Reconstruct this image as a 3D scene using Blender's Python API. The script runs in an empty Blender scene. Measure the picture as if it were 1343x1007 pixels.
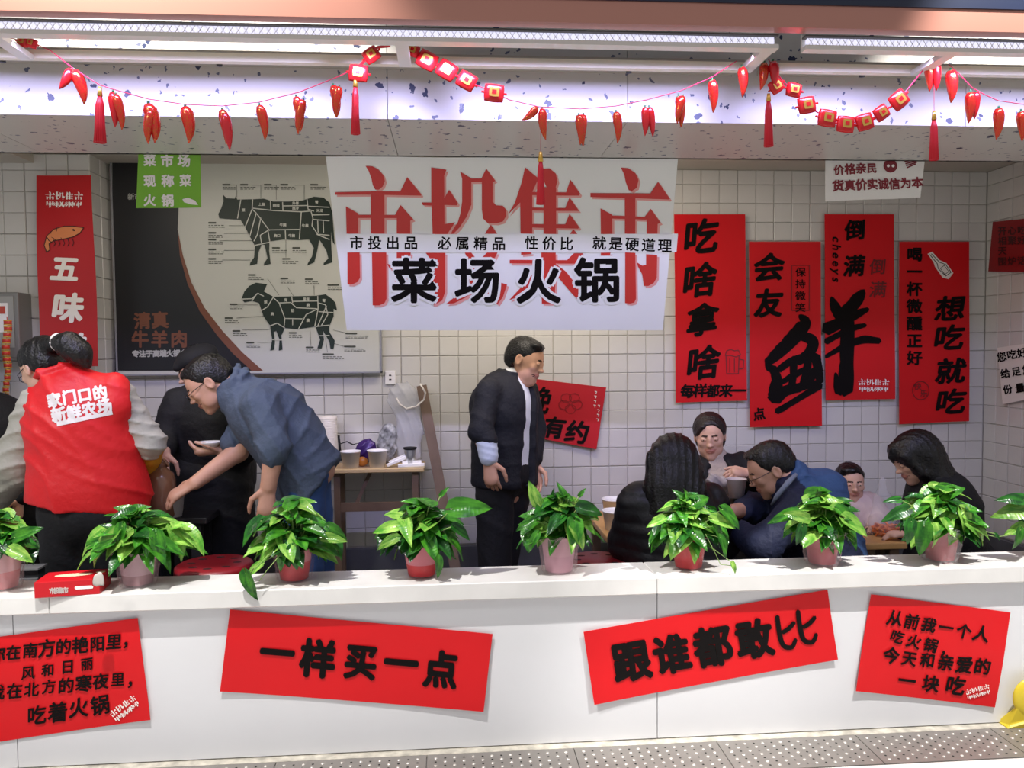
import bpy, bmesh, math, random
import numpy as np
from mathutils import Vector, Matrix, noise
random.seed(7)
sc = bpy.context.scene
COL = sc.collection
PI = math.pi
# ------------------------------------------------------------------ camera
W, H, F = 1343.0, 1007.0, 1050.0
YAW, PITCH, ROLL, CZ = 0.0752548, 0.0447416, -0.0090785, 1.6
_cy, _sy, _cp, _sp = math.cos(YAW), math.sin(YAW), math.cos(PITCH), math.sin(PITCH)
FW = Vector((_sy*_cp, _cy*_cp, -_sp))
_rt = Vector((_cy, -_sy, 0)); _up = _rt.cross(FW)
_cr, _sr = math.cos(ROLL), math.sin(ROLL)
RT = _cr*_rt + _sr*_up
UP = -_sr*_rt + _cr*_up
CAM = Vector((0, 0, CZ))
cam = bpy.data.cameras.new('camera'); co = bpy.data.objects.new('camera', cam); COL.objects.link(co)
cam.sensor_width = 36.0; cam.lens = F/W*36.0; cam.clip_start = 0.05
co.matrix_world = Matrix.Translation(CAM) @ Matrix((RT, UP, -FW)).transposed().to_4x4()
sc.camera = co
def ray(x, y): return FW + RT*((x-W/2)/F) - UP*((y-H/2)/F)
def P(x, y, Y): d = ray(x, y); return CAM + d*(Y/d.y)
def PX(x, y, X): d = ray(x, y); return CAM + d*(X/d.x)
def PZ(x, y, Z): d = ray(x, y); return CAM + d*((Z-CZ)/d.z)
# ------------------------------------------------------------------ view, world and lights
sc.view_settings.view_transform = 'Standard'; sc.view_settings.look = 'None'
sc.view_settings.exposure = 0.0; sc.view_settings.gamma = 1.0
sc.view_settings.use_curve_mapping = False
wd = bpy.data.worlds.new('hall'); sc.world = wd; wd.use_nodes = True
wd.node_tree.nodes['Background'].inputs[0].default_value = (0.93, 0.95, 1.0, 1)
wd.node_tree.nodes['Background'].inputs[1].default_value = 0.44
def light(kind, name, loc, power, color, size=.1, size_y=None, aim=None, spot=None, spread=None):
    l = bpy.data.lights.new(name, kind); l.energy = power; l.color = color
    if kind == 'AREA':
        l.size = size
        if size_y: l.shape = 'RECTANGLE'; l.size_y = size_y
    if spread: l.spread = spread
    if kind in ('POINT', 'SPOT'): l.shadow_soft_size = size
    if spot: l.spot_size = spot; l.spot_blend = .4
    o = bpy.data.objects.new(name, l); COL.objects.link(o); o.location = loc
    if aim: o.rotation_euler = (Vector(aim)-Vector(loc)).to_track_quat('-Z', 'Y').to_euler()
    return o
# cool LED strip carried by the hanging light frame in front of the stall
for x, w_, e_ in ((-.98, 1.2, 5.0), (.30, 1.2, 5.0), (1.68, 1.3, 5.2)):
    light('AREA', 'led_strip', (x, 2.33, 2.445), e_, (.55, .53, 1.0), w_, .03, (x, 3.0, 1.92), spread=1.6)
# hall downlights high in front of the stall: the hard shadows of the leaves
light('SPOT', 'front_spot', (-.9, 1.62, 3.55), 470, (1.0, .97, .93), .022, aim=(-.7, 2.9, .8), spot=1.15)
light('SPOT', 'front_spot', (1.9, 1.55, 3.55), 620, (1.0, .97, .93), .022, aim=(1.9, 2.9, .8), spot=1.0)
light('SPOT', 'front_spot', (-2.25, 1.15, 3.0), 95, (1.0, .97, .92), .04, aim=(-1.35, 3.1, 1.2), spot=.55)  # added fill spot out of view, brightens the worker's vest and sleeve
light('AREA', 'glare_panel', (-2.2, -.1, 3.9), 40, (1.0, .98, .94), 1.1, .6, (-2.2, -.1, 0))  # added unseen panel, mirrored as the glare on the rose-gold band's left end
# warm ceiling lights inside the stall
light('AREA', 'ceiling_lamp', (.45, 3.45, 2.50), 13, (1.0, .90, .78), 1.0, .25, (.45, 3.7, 0))
light('AREA', 'ceiling_lamp', (-1.3, 3.2, 2.50), 7, (1.0, .90, .78), .8, .25, (-1.3, 3.4, 0))
light('AREA', 'ceiling_lamp', (2.0, 3.4, 2.50), .8, (1.0, .90, .80), .8, .25, (2.1, 3.5, 0))

# ------------------------------------------------------------------ materials
def lin(h):
    if isinstance(h, str):
        h = h.lstrip('#'); c = [int(h[i:i+2], 16)/255 for i in (0, 2, 4)]
    else: c = h
    return tuple((v/12.92 if v <= .04045 else ((v+.055)/1.055)**2.4) for v in c) + (1,)
MATS = {}
def mat(name, col='#808080', rough=.6, metal=0, bump=0, bscale=40, alpha=1, var=0, vscale=6, spec=None, trans=0, emit=None, estr=0, coat=0, sub=0):
    if name in MATS: return MATS[name]
    m = bpy.data.materials.new(name); m.use_nodes = True; MATS[name] = m
    nt = m.node_tree; b = nt.nodes['Principled BSDF']; L = nt.links
    c = lin(col); b.inputs['Base Color'].default_value = c
    b.inputs['Roughness'].default_value = rough; b.inputs['Metallic'].default_value = metal
    if spec is not None: b.inputs['Specular IOR Level'].default_value = spec
    if trans: b.inputs['Transmission Weight'].default_value = trans
    if coat: b.inputs['Coat Weight'].default_value = coat
    if sub: b.inputs['Subsurface Weight'].default_value = sub; b.inputs['Subsurface Radius'].default_value = (.01, .004, .002)
    if alpha < 1: b.inputs['Alpha'].default_value = alpha
    if emit: b.inputs['Emission Color'].default_value = lin(emit); b.inputs['Emission Strength'].default_value = estr
    if bump or var:
        tc = nt.nodes.new('ShaderNodeTexCoord')
    if bump:
        n = nt.nodes.new('ShaderNodeTexNoise'); n.inputs['Scale'].default_value = bscale; n.inputs['Detail'].default_value = 4
        L.new(tc.outputs['Object'], n.inputs['Vector'])
        bp = nt.nodes.new('ShaderNodeBump'); bp.inputs['Strength'].default_value = bump; bp.inputs['Distance'].default_value = .01
        L.new(n.outputs['Fac'], bp.inputs['Height']); L.new(bp.outputs['Normal'], b.inputs['Normal'])
    if var:
        n2 = nt.nodes.new('ShaderNodeTexNoise'); n2.inputs['Scale'].default_value = vscale; n2.inputs['Detail'].default_value = 5
        L.new(tc.outputs['Object'], n2.inputs['Vector'])
        mx = nt.nodes.new('ShaderNodeMix'); mx.data_type = 'RGBA'
        mr = nt.nodes.new('ShaderNodeMapRange'); mr.inputs[1].default_value = .3; mr.inputs[2].default_value = .7
        L.new(n2.outputs['Fac'], mr.inputs[0]); L.new(mr.outputs[0], mx.inputs['Factor'])
        mx.inputs['A'].default_value = tuple(max(0, v*(1-var)) for v in c[:3])+(1,)
        mx.inputs['B'].default_value = tuple(min(1, v*(1+var)) for v in c[:3])+(1,)
        L.new(mx.outputs['Result'], b.inputs['Base Color'])
    return m
def terrazzo(name, base, chips, scale, big=.17, rough=.35):
    m = bpy.data.materials.new(name); m.use_nodes = True; MATS[name] = m
    nt = m.node_tree; b = nt.nodes['Principled BSDF']; L = nt.links
    b.inputs['Roughness'].default_value = rough
    tc = nt.nodes.new('ShaderNodeTexCoord')
    nz = nt.nodes.new('ShaderNodeTexNoise'); nz.inputs['Scale'].default_value = scale*2.2
    L.new(tc.outputs['Object'], nz.inputs['Vector'])
    ad = nt.nodes.new('ShaderNodeMix'); ad.data_type = 'VECTOR'; ad.inputs['Factor'].default_value = .035
    L.new(tc.outputs['Object'], ad.inputs['A']); L.new(nz.outputs['Color'], ad.inputs['B'])
    last = None
    for k, (sc_, thr, colr, keep) in enumerate(((scale, big, chips[0], .38), (scale*2.1, .24, chips[1], .32))):
        v = nt.nodes.new('ShaderNodeTexVoronoi'); v.inputs['Scale'].default_value = sc_; v.inputs['Randomness'].default_value = 1
        L.new(ad.outputs['Result'], v.inputs['Vector'])
        lt = nt.nodes.new('ShaderNodeMath'); lt.operation = 'LESS_THAN'; lt.inputs[1].default_value = thr
        L.new(v.outputs['Distance'], lt.inputs[0])
        sp = nt.nodes.new('ShaderNodeSeparateColor'); L.new(v.outputs['Color'], sp.inputs[0])
        l2 = nt.nodes.new('ShaderNodeMath'); l2.operation = 'LESS_THAN'; l2.inputs[1].default_value = keep
        L.new(sp.outputs[0], l2.inputs[0])
        mu = nt.nodes.new('ShaderNodeMath'); mu.operation = 'MULTIPLY'
        L.new(lt.outputs[0], mu.inputs[0]); L.new(l2.outputs[0], mu.inputs[1])
        mx = nt.nodes.new('ShaderNodeMix'); mx.data_type = 'RGBA'
        if last is None: mx.inputs['A'].default_value = lin(base)
        else: L.new(last, mx.inputs['A'])
        mx.inputs['B'].default_value = lin(colr)
        L.new(mu.outputs[0], mx.inputs['Factor']); last = mx.outputs['Result']
    L.new(last, b.inputs['Base Color'])
    return m

# ------------------------------------------------------------------ building helpers
class MB:
    def __init__(s): s.v = []; s.f = []; s.m = []
    def add(s, vs, fs, mi=0):
        n = len(s.v); s.v += [tuple(v) for v in vs]; s.f += [tuple(i+n for i in f) for f in fs]; s.m += [mi]*len(fs)
    def box(s, x0, x1, y0, y1, z0, z1, mi=0):
        s.add([(x, y, z) for z in (z0, z1) for y in (y0, y1) for x in (x0, x1)],
              [(0, 2, 3, 1), (4, 5, 7, 6), (0, 1, 5, 4), (2, 6, 7, 3), (0, 4, 6, 2), (1, 3, 7, 5)], mi)
    def hexa(s, b, t, mi=0):    # two quads of four points
        s.add(list(b)+list(t), [(3, 2, 1, 0), (4, 5, 6, 7), (0, 1, 5, 4), (1, 2, 6, 5), (2, 3, 7, 6), (3, 0, 4, 7)], mi)
    def bar(s, a, b, w, h=None, mi=0, up=(0, 0, 1)):
        a, b = Vector(a), Vector(b); d = (b-a).normalized(); u = Vector(up)
        if abs(d.dot(u)) > .98: u = Vector((0, 1, 0))
        x = d.cross(u).normalized()*(w/2); z = x.cross(d).normalized()*((h or w)/2)
        s.hexa([a-x-z, a+x-z, a+x+z, a-x+z], [b-x-z, b+x-z, b+x+z, b-x+z], mi)
    def tube(s, pts, r, n=8, mi=0, cap=True):
        pts = [Vector(p) for p in pts]; k = len(pts)
        rs = r if isinstance(r, (list, tuple)) else [r]*k
        base = len(s.v); ref = Vector((0, 0, 1)); vs = []; fs = []
        for i, p in enumerate(pts):
            d = (pts[min(i+1, k-1)]-pts[max(i-1, 0)])
            if d.length < 1e-9: d = Vector((0, 0, 1))
            d.normalize()
            rf = ref if abs(d.dot(ref)) < .95 else Vector((0, 1, 0))
            x = d.cross(rf).normalized(); y = d.cross(x)
            vs += [p+(x*math.cos(t)+y*math.sin(t))*rs[i] for t in [2*PI*j/n for j in range(n)]]
        for i in range(k-1):
            for j in range(n): fs.append((i*n+j, i*n+(j+1) % n, (i+1)*n+(j+1) % n, (i+1)*n+j))
        if cap: fs.append(tuple(range(n))[::-1]); fs.append(tuple((k-1)*n+j for j in range(n)))
        s.add(vs, fs, mi)
    def lathe(s, c, prof, n=24, mi=0, sx=1, sy=1):
        vs = []; fs = []; c = Vector(c)
        for r, z in prof: vs += [(c.x+r*sx*math.cos(2*PI*j/n), c.y+r*sy*math.sin(2*PI*j/n), c.z+z) for j in range(n)]
        for i in range(len(prof)-1):
            for j in range(n): fs.append((i*n+j, i*n+(j+1) % n, (i+1)*n+(j+1) % n, (i+1)*n+j))
        s.add(vs, fs, mi)
    def obj(s, name, mats, parent=None, smooth=False):
        me = bpy.data.meshes.new(name); me.from_pydata(s.v, [], s.f)
        return mobj(name, me, mats, parent, smooth, s.m)
def mobj(name, me, mats, parent=None, smooth=False, mi=None):
    for m in (mats if isinstance(mats, (list, tuple)) else [mats]): me.materials.append(m)
    if mi is not None and len(me.polygons): me.polygons.foreach_set('material_index', mi)
    if smooth and len(me.polygons): me.polygons.foreach_set('use_smooth', [True]*len(me.polygons))
    me.validate(); me.update()
    o = bpy.data.objects.new(name, me); COL.objects.link(o)
    if parent is not None: setp(o, parent)
    return o
ROOTLOC = {}
def setp(o, parent):
    o.parent = parent
    if parent in ROOTLOC: o.matrix_parent_inverse = Matrix.Translation(-ROOTLOC[parent])
def tag(o, label=None, cat=None, group=None, kind=None):
    if label: o['label'] = label
    if cat: o['category'] = cat
    if group: o['group'] = group
    if kind: o['kind'] = kind
    return o
def thing(name, label, cat, loc, group=None):
    o = bpy.data.objects.new(name, None); COL.objects.link(o); o.location = loc; o.empty_display_size = .1
    ROOTLOC[o] = Vector(loc)
    return tag(o, label, cat, group)
def struct(o, **k): o['kind'] = 'structure'; return tag(o, **k)
def bevel(o, w=.003, seg=1):
    bm = bmesh.new(); bm.from_mesh(o.data)
    bmesh.ops.bevel(bm, geom=list(bm.edges), offset=w, segments=seg, affect='EDGES', profile=.6)
    bm.to_mesh(o.data); bm.free(); return o
# ------------------------------------------------------------------ the setting
YB = 4.218; XR = 2.9374; ZR0 = CZ+.7626; T = .1
ZW = CZ-1.043        # top of the dark base along the walls
ZCEIL = CZ+.94
ZOUT = CZ-1.372      # hall floor
M_tile = mat('wall_tile', '#d3d0cb', .22, var=.05, vscale=3, bump=.03, bscale=9)
M_grout = mat('grout', '#cbc6be', .85)
M_pl = mat('plaster', '#c9c4ba', .8, var=.05)
M_base = mat('dark_base', '#58595c', .55, var=.18, vscale=5)
M_floor = mat('floor_stone', '#4b4b4e', .5, var=.15)
def tile_mesh(w, h, axis):
    t, c = .009, .0025
    a, b = w/2, h/2
    o = [(-a, -b), (a, -b), (a, b), (-a, b)]; i = [(-a+c, -b+c), (a-c, -b+c), (a-c, b-c), (-a+c, b-c)]
    if axis == 'y':   # faces -y
        v = [(x, 0, z) for x, z in o]+[(x, -t+c, z) for x, z in o]+[(x, -t, z) for x, z in i]
    else:             # faces -x
        v = [(0, -x, z) for x, z in o]+[(-t+c, -x, z) for x, z in o]+[(-t, -x, z) for x, z in i]
    f = [(0, 1, 5, 4), (1, 2, 6, 5), (2, 3, 7, 6), (3, 0, 4, 7), (4, 5, 9, 8), (5, 6, 10, 9), (6, 7, 11, 10), (7, 4, 8, 11), (8, 9, 10, 11)]
    return v, f
def tiles(parent, cells, axis, nmax=300):
    """cells: (centre point, width, height, seen) -> tile parts for those seen, the rest one joined part"""
    cache = {}; rest = MB(); k = 0
    cells = sorted(cells, key=lambda c: -c[3])
    for c, w, h, seen in cells:
        key = (round(w, 4), round(h, 4))
        if key not in cache:
            v, f = tile_mesh(w, h, axis); me = bpy.data.meshes.new('tile'); me.from_pydata(v, [], f); me.materials.append(M_tile); cache[key] = (v, f, me)
        v, f, me = cache[key]
        jig = [(random.random()-.5)*.0006 for _ in range(2)]
        if seen and k < nmax:
            o = bpy.data.objects.new('tile', me); COL.objects.link(o); o.parent = parent
            o.location = c; o.rotation_euler = (jig[0]*6, 0, jig[1]*6); k += 1
        else: rest.add([(a+c[0], b+c[1], d+c[2]) for a, b, d in v], f)
    if rest.v: tag(rest.obj('tile_field', M_tile, parent), kind='stuff')
def joints(i): return .0036 if i % 2 == 0 else .0016
# back wall
mb = MB(); mb.box(-2.6, XR+.1, YB+.008, YB+.14, -.02, ZCEIL+.1)
wb = struct(mb.obj('wall_back', M_grout))
def hidden_px(x, y, boxes):
    return any(a <= x <= c and b <= y <= d for a, b, c, d in boxes)
BOX = [(142, 205, 500, 488), (440, 205, 876, 430), (886, 281, 976, 526), (984, 317, 1076, 559), (1082, 281, 1172, 523), (1180, 317, 1270, 554), (1090, 205, 1205, 260),
       (622, 500, 700, 750), (0, 480, 440, 760), (815, 590, 1130, 760), (490, 660, 640, 760), (680, 660, 790, 760)]
def pix(p):
    d = Vector(p)-CAM; z = d.dot(FW); return W/2+F*d.dot(RT)/z, H/2-F*d.dot(UP)/z
cells = []
XL = -2.1
for i in range(60):
    x1 = XR-T*i; x0 = x1-T
    if x1 < XL-.3: break
    for j in range(-2, 19):
        z1 = ZR0-T*j; z0 = z1-T
        if z0 < ZW-.05: continue
        if z1 > ZCEIL: z1 = ZCEIL
        z0 = max(z0, ZW)
        if z1-z0 < .02: continue
        xa, xb = x0+joints(i+1)/2, x1-joints(i)/2; za, zb = z0+joints(j+1)/2, z1-joints(j)/2
        c = ((xa+xb)/2, YB+.009, (za+zb)/2); px, py = pix(c)
        seen = 0 if (hidden_px(px, py, BOX) or px < 150 or px > 1300 or py < 205) else (2 if py > 480 or px > 880 else 1)
        cells.append((c, xb-xa, zb-za, seen))
tiles(wb, cells, 'y')
# right side wall
mb = MB(); mb.box(XR+.008, XR+.14, 2.5, YB+.14, -.02, ZCEIL+.1)
wr = struct(mb.obj('wall_right', M_grout)); cells = []
for i in range(17):
    y1 = YB-T*i; y0 = y1-T
    for j in range(-2, 19):
        z1 = min(ZR0-T*j, ZCEIL); z0 = max(ZR0-T*(j+1), ZW)
        if z1-z0 < .02: continue
        ya, yb = y0+joints(i+1)/2, y1-joints(i)/2; za, zb = z0+joints(j+1)/2, z1-joints(j)/2
        c = (XR+.009, (ya+yb)/2, (za+zb)/2)
        cells.append((c, yb-ya, zb-za, 1 if i < 5 else 0))
tiles(wr, cells, 'x')
# pillar at the back corner of the left end, tiled front and tiled side
XP = P(146, 300, YB).x; YP = PX(120, 300, XP).y
mb = MB(); mb.box(-3.2, XP-.009, YP+.009, YB+.14, -.02, ZCEIL+.1)
wl = struct(mb.obj('wall_left', M_grout)); cells = []
for i in range(9):
    x1 = XP-T*i; x0 = x1-T
    for j in range(-2, 19):
        z1 = min(ZR0-T*j, ZCEIL); z0 = max(ZR0-T*(j+1), ZW)
        if z1-z0 < .02: continue
        xa, xb = x0+joints(i)/2, x1-joints(i+1)/2; za, zb = z0+joints(j+1)/2, z1-joints(j)/2
        px, py = pix(((xa+xb)/2, YP, (za+zb)/2))
        cells.append((((xa+xb)/2, YP+.009, (za+zb)/2), xb-xa, zb-za, 1 if px > -15 and py < 560 and not (60 < px < 120 and py > 235) else 0))
tiles(wl, cells, 'y')
side = MB()
v, f = tile_mesh(T-.003, T-.003, 'x')
v = [(-a, b, c) for a, b, c in v]; f = [q[::-1] for q in f]
me = bpy.data.meshes.new('tile'); me.from_pydata(v, [], f); me.materials.append(M_tile)
n = max(1, round((YB-YP)/T))
for i in range(n):
    for j in range(-2, 18):
        o = bpy.data.objects.new('tile', me); COL.objects.link(o); o.parent = wl
        sy = (YB-YP)/(n*T)
        o.scale = (1, sy, 1); o.location = (XP-.009, YB-(i+.5)*T*sy, ZR0-T*(j+.5))
# dark base along the walls
mb = MB(); mb.box(XP, XR, YB-.03, YB+.01, 0, ZW); o = struct(mb.obj('baseboard_back', M_base))
mb = MB(); mb.box(XR-.03, XR+.01, 2.5, YB-.03, 0, ZW); o = struct(mb.obj('baseboard_right', M_base))
mb = MB(); mb.box(-3.2, XP+.02, YP-.03, YP+.01, 0, ZW); o = struct(mb.obj('baseboard_left', M_base))
# ceiling of the stall, with the lower step at its left end
M_ceil = mat('ceiling_paint', '#b9b2a6', .8)
mb = MB(); mb.box(-3.2, XR+.15, 3.05, YB+.15, ZCEIL, ZCEIL+.08)
ce = struct(mb.obj('ceiling', M_ceil))
mb = MB(); mb.box(-3.2, P(44, 213, YP).x, 3.3, YP, ZCEIL-.045, ZCEIL)
struct(mb.obj('trim_1', M_ceil))
# floors
mb = MB(); mb.box(-3.2, XR+.15, 2.74, YB+.15, -.06, 0)
struct(mb.obj('floor', M_floor))
# terrazzo beam over the stall front, three facing panels each with its own joint
ZBM = CZ+.7305
M_ter = terrazzo('terrazzo', '#c6c2bc', ('#2b3352', '#5d6177'), 19, big=.20)
mb = MB(); mb.box(-3.2, XR+.6, 2.62, 3.1, ZBM+.012, CZ+1.5)
bm_ = struct(mb.obj('trim_2', M_pl))
bm_['label'] = 'white speckled terrazzo beam above the stall front'
xs = [-3.2, P(508, 120, 2.6).x-1.3, P(508, 120, 2.6).x, P(823, 120, 2.6).x, P(823, 120, 2.6).x+1.15, XR+.6]
for a, b in zip(xs, xs[1:]):
    mb = MB(); mb.box(a+.001, b-.001, 2.6, 2.625, ZBM, CZ+1.5); mb.obj('panel', M_ter, bm_)
    mb = MB(); mb.box(a+.001, b-.001, 2.6255, 3.1, ZBM, ZBM+.012); mb.obj('soffit_panel', M_ter, bm_)
mb = MB(); mb.box(-3.2, XR+.6, 3.085, 3.1, ZBM, CZ+1.5); mb.obj('back_panel', M_ter, bm_)
# fascia above: white trim and rose-gold metal band, blue-black band over it
M_rose = mat('rose_gold', '#b98272', .30, .6)
M_trim = mat('trim_white', '#d8d2cb', .45)
zt = [P(671, y, 2.2).z for y in (46, 30)]
mb = MB(); mb.box(-3.2, 4.2, 2.2, 2.215, P(671, 33, 2.2).z, P(671, 30, 2.2).z+.045); 
tr = struct(mb.obj('trim_3', M_trim))
mb = MB(); mb.box(-3.2, 4.2, 2.17, 2.21, P(671, 29, 2.17).z+.002, P(900, 3, 2.17).z); struct(mb.obj('trim_4', M_rose))
mb = MB(); mb.box(-3.2, 4.2, 2.165, 2.21, P(900, 3, 2.17).z, P(900, 3, 2.17).z+.35); struct(mb.obj('trim_5', mat('navy_band', '#141c33', .3)))
# hanging LED frames
M_alu = mat('frame_white', '#e6e2da', .4)
M_dif = mat('led_diffuser', '#ffffff', .4, emit='#dcdcff', estr=.85)
ZF = CZ+.838; ZF2 = CZ+.85
def led_frame(x0, x1, label, bars):
    r = thing('light_frame', label, 'light', ((x0+x1)/2, 2.36, ZF), 'hanging light frames')
    mb = MB(); mb.box(x0, x1, 2.235, 2.27, ZF, ZF+.012); mb.box(x0, x1, 2.262, 2.27, ZF+.012, ZF+.05); o = mb.obj('front_rail', M_alu, r)
    # lattice diffuser of small ribs
    mb = MB(); mb.box(x0+.01, x1-.01, 2.246, 2.26, ZF+.0125, ZF+.034); mb.obj('diffuser', M_dif, r)
    mb = MB(); n = int((x1-x0-.02)/.02)
    for i in range(n):
        a = x0+.012+i*.02
        mb.bar((a, 2.2445, ZF+.013), (a+.014, 2.2445, ZF+.033), .0015, .0015)
        mb.bar((a+.014, 2.2445, ZF+.013), (a, 2.2445, ZF+.033), .0015, .0015)
    tag(mb.obj('lattice', M_alu, r), kind='stuff')
    mb = MB(); mb.box(x0, x1, 2.236, 2.262, ZF+.036, ZF+.04); mb.obj('top_flange', mat('slot_dark', '#5b5752', .7), r)
    mb = MB(); mb.box(x0, x1, 2.45, 2.475, ZF2, ZF2+.025); mb.obj('rear_rail', mat('frame_cream', '#e9dfc6', .4), r)
    mb = MB(); mb.box(x0, x1, 2.5, 2.6, ZF2+.035, ZF2+.05); mb.obj('back_plate', mat('plate_beige', '#a59e92', .5), r)
    for a in bars:
        mb = MB(); mb.box(a-.018, a+.018, 2.2705, 2.4495, ZF+.004, ZF+.02); mb.obj('cross_bar', M_alu, r)
    for a in np.arange(x0+.3, x1-.1, .62):
        mb = MB(); mb.lathe((a, 2.49, ZF2+.0), [(0, .02), (.009, .02), (.009, .0), (0, .0)], 10); mb.obj('screw', mat('screw_black', '#15130f', .5), r, True)
    return r
xa = P(1017, 60, 2.26).x
led_frame(-1.6, xa, 'long white light frame hanging from the fascia above the butcher board and banner', [P(8, 60, 2.26).x-.04, P(524, 60, 2.26).x+.005, xa-.018])
xb = P(1052, 60, 2.26).x
led_frame(xb, 2.4, 'shorter white light frame hanging over the four tall red banners', [P(1240, 75, 2.3).x])
# ------------------------------------------------------------------ counter
ZC = CZ-.7875; ZU = CZ-.846
M_mar = mat('counter_stone', '#dedcd9', .25, var=.06, vscale=7)
M_pan = mat('panel_white', '#dddde0', .4, var=.02, vscale=2, bump=.02, bscale=30)
cn = thing('service_counter', 'long low white stone service counter with plants and red couplets', 'counter', (.3, 2.78, ZOUT))
sx = [-2.2, P(862, 775, 2.66).x-2.0, P(862, 775, 2.66).x, P(862, 775, 2.66).x+1.9]
for a, b in zip(sx, sx[1:]):
    mb = MB(); mb.box(a+.0007, b-.0007, 2.66, 2.86, ZU, ZC); bevel(mb.obj('counter_slab', M_mar, cn), .003)
sx = [-2.2, P(20, 900, 2.7).x, P(862, 900, 2.7).x, P(862, 900, 2.7).x+1.9]
for a, b in zip(sx, sx[1:]):
    mb = MB(); mb.box(a+.0015, b-.0015, 2.7, 2.735, ZOUT+.004, ZU-.001); mb.obj('front_panel', M_pan, cn)
mb = MB(); mb.box(-2.2, 2.9, 2.735, 2.84, 0, ZU-.001); mb.obj('core_wall', M_pl, cn)
# ------------------------------------------------------------------ hall floor in front: marble strip, drain plates, pale floor
M_mf = mat('strip_marble', '#c2bcae', .4, var=.35, vscale=22)
M_hall = mat('hall_floor', '#e4e2de', .35, var=.04)
y1 = PZ(690, 984, ZOUT).y; y0 = PZ(1305, 994, ZOUT).y-.0
mb = MB(); mb.box(-3.2, 4.2, -1.0, 2.735, ZOUT-.06, ZOUT-.012); hf = struct(mb.obj('floor', M_hall))
hf['label'] = 'pale hall floor in front of the stall'
mb = MB(); mb.box(-3.2, 4.2, y1+.002, 2.735, ZOUT-.011, ZOUT); mb.obj('marble_strip', M_mf, hf)
mb = MB(); mb.box(-3.2, 4.2, -1.0, y0-.004, ZOUT-.0119, ZOUT-.002); mb.obj('floor_slab', M_hall, hf)
M_plate = mat('drain_steel', '#8d8883', .42, .35, var=.08, vscale=14)
M_hole = mat('drain_hole', '#0c0b0a', .8)
M_bump = mat('stud_steel', '#d9d5cd', .25, .4)
pw = .5; xp0 = PZ(1107, 950, ZOUT).x
for k in range(-7, 5):
    a = xp0+k*pw; b = a+pw
    mb = MB(); mb.box(a+.0015, b-.0015, y0, y1, ZOUT-.011, ZOUT); o = mb.obj('drain_plate', M_plate, hf)
    st = MB(); ho = MB()
    nx, ny = 15, 7
    for i in range(nx):
        for j in range(ny):
            x = a+.03+(b-a-.06)*i/(nx-1); y = y0+.025+(y1-y0-.05)*j/(ny-1)
            if (i+j) % 2 == 0: st.lathe((x, y, ZOUT), [(.006, 0), (.0045, .0025), (0, .0032)], 6)
            else: ho.lathe((x, y, ZOUT), [(.0042, .0004), (0, .0004)], 6)
    tag(st.obj('stud', M_bump, o, True), kind='stuff'); tag(ho.obj('hole', M_hole, o), kind='stuff')
# low beam closing the view behind the fascia, and the sides of the hall
mb = MB(); mb.box(XR+.14, XR+.6, 2.62, 2.9, -.02, ZBM+.1); struct(mb.obj('wall_front', M_pl))
# ------------------------------------------------------------------ lettering
_G = {}
def glyph(ch, bold=.0):
    k = (ch, round(bold, 3))
    if k not in _G:
        c = bpy.data.curves.new('g', 'FONT'); c.body = ch; c.fill_mode = 'FRONT'; c.resolution_u = 3
        o = bpy.data.objects.new('g', c); COL.objects.link(o)
        dg = bpy.context.evaluated_depsgraph_get(); me = bpy.data.meshes.new_from_object(o.evaluated_get(dg))
        v = [(p.co.x-.5 if ord(ch) > 255 else p.co.x-(max(q.co.x for q in me.vertices)/2), p.co.y-.36) for p in me.vertices]
        f = [tuple(p.vertices) for p in me.polygons]
        bpy.data.objects.remove(o); bpy.data.curves.remove(c); bpy.data.meshes.remove(me)
        if bold > .008:      # heavier strokes: the glyph laid over itself in a ring
            n = len(v); dirs = [(0, 0)]+[(bold*1.15*math.cos(a*PI/4), bold*1.15*math.sin(a*PI/4)) for a in range(8)]
            f = [tuple(i+n*k for i in q) for k in range(9) for q in f]
            v = [(x+dx, y+dy) for dx, dy in dirs for x, y in v]
        _G[k] = (v, f)
    return _G[k]
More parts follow.
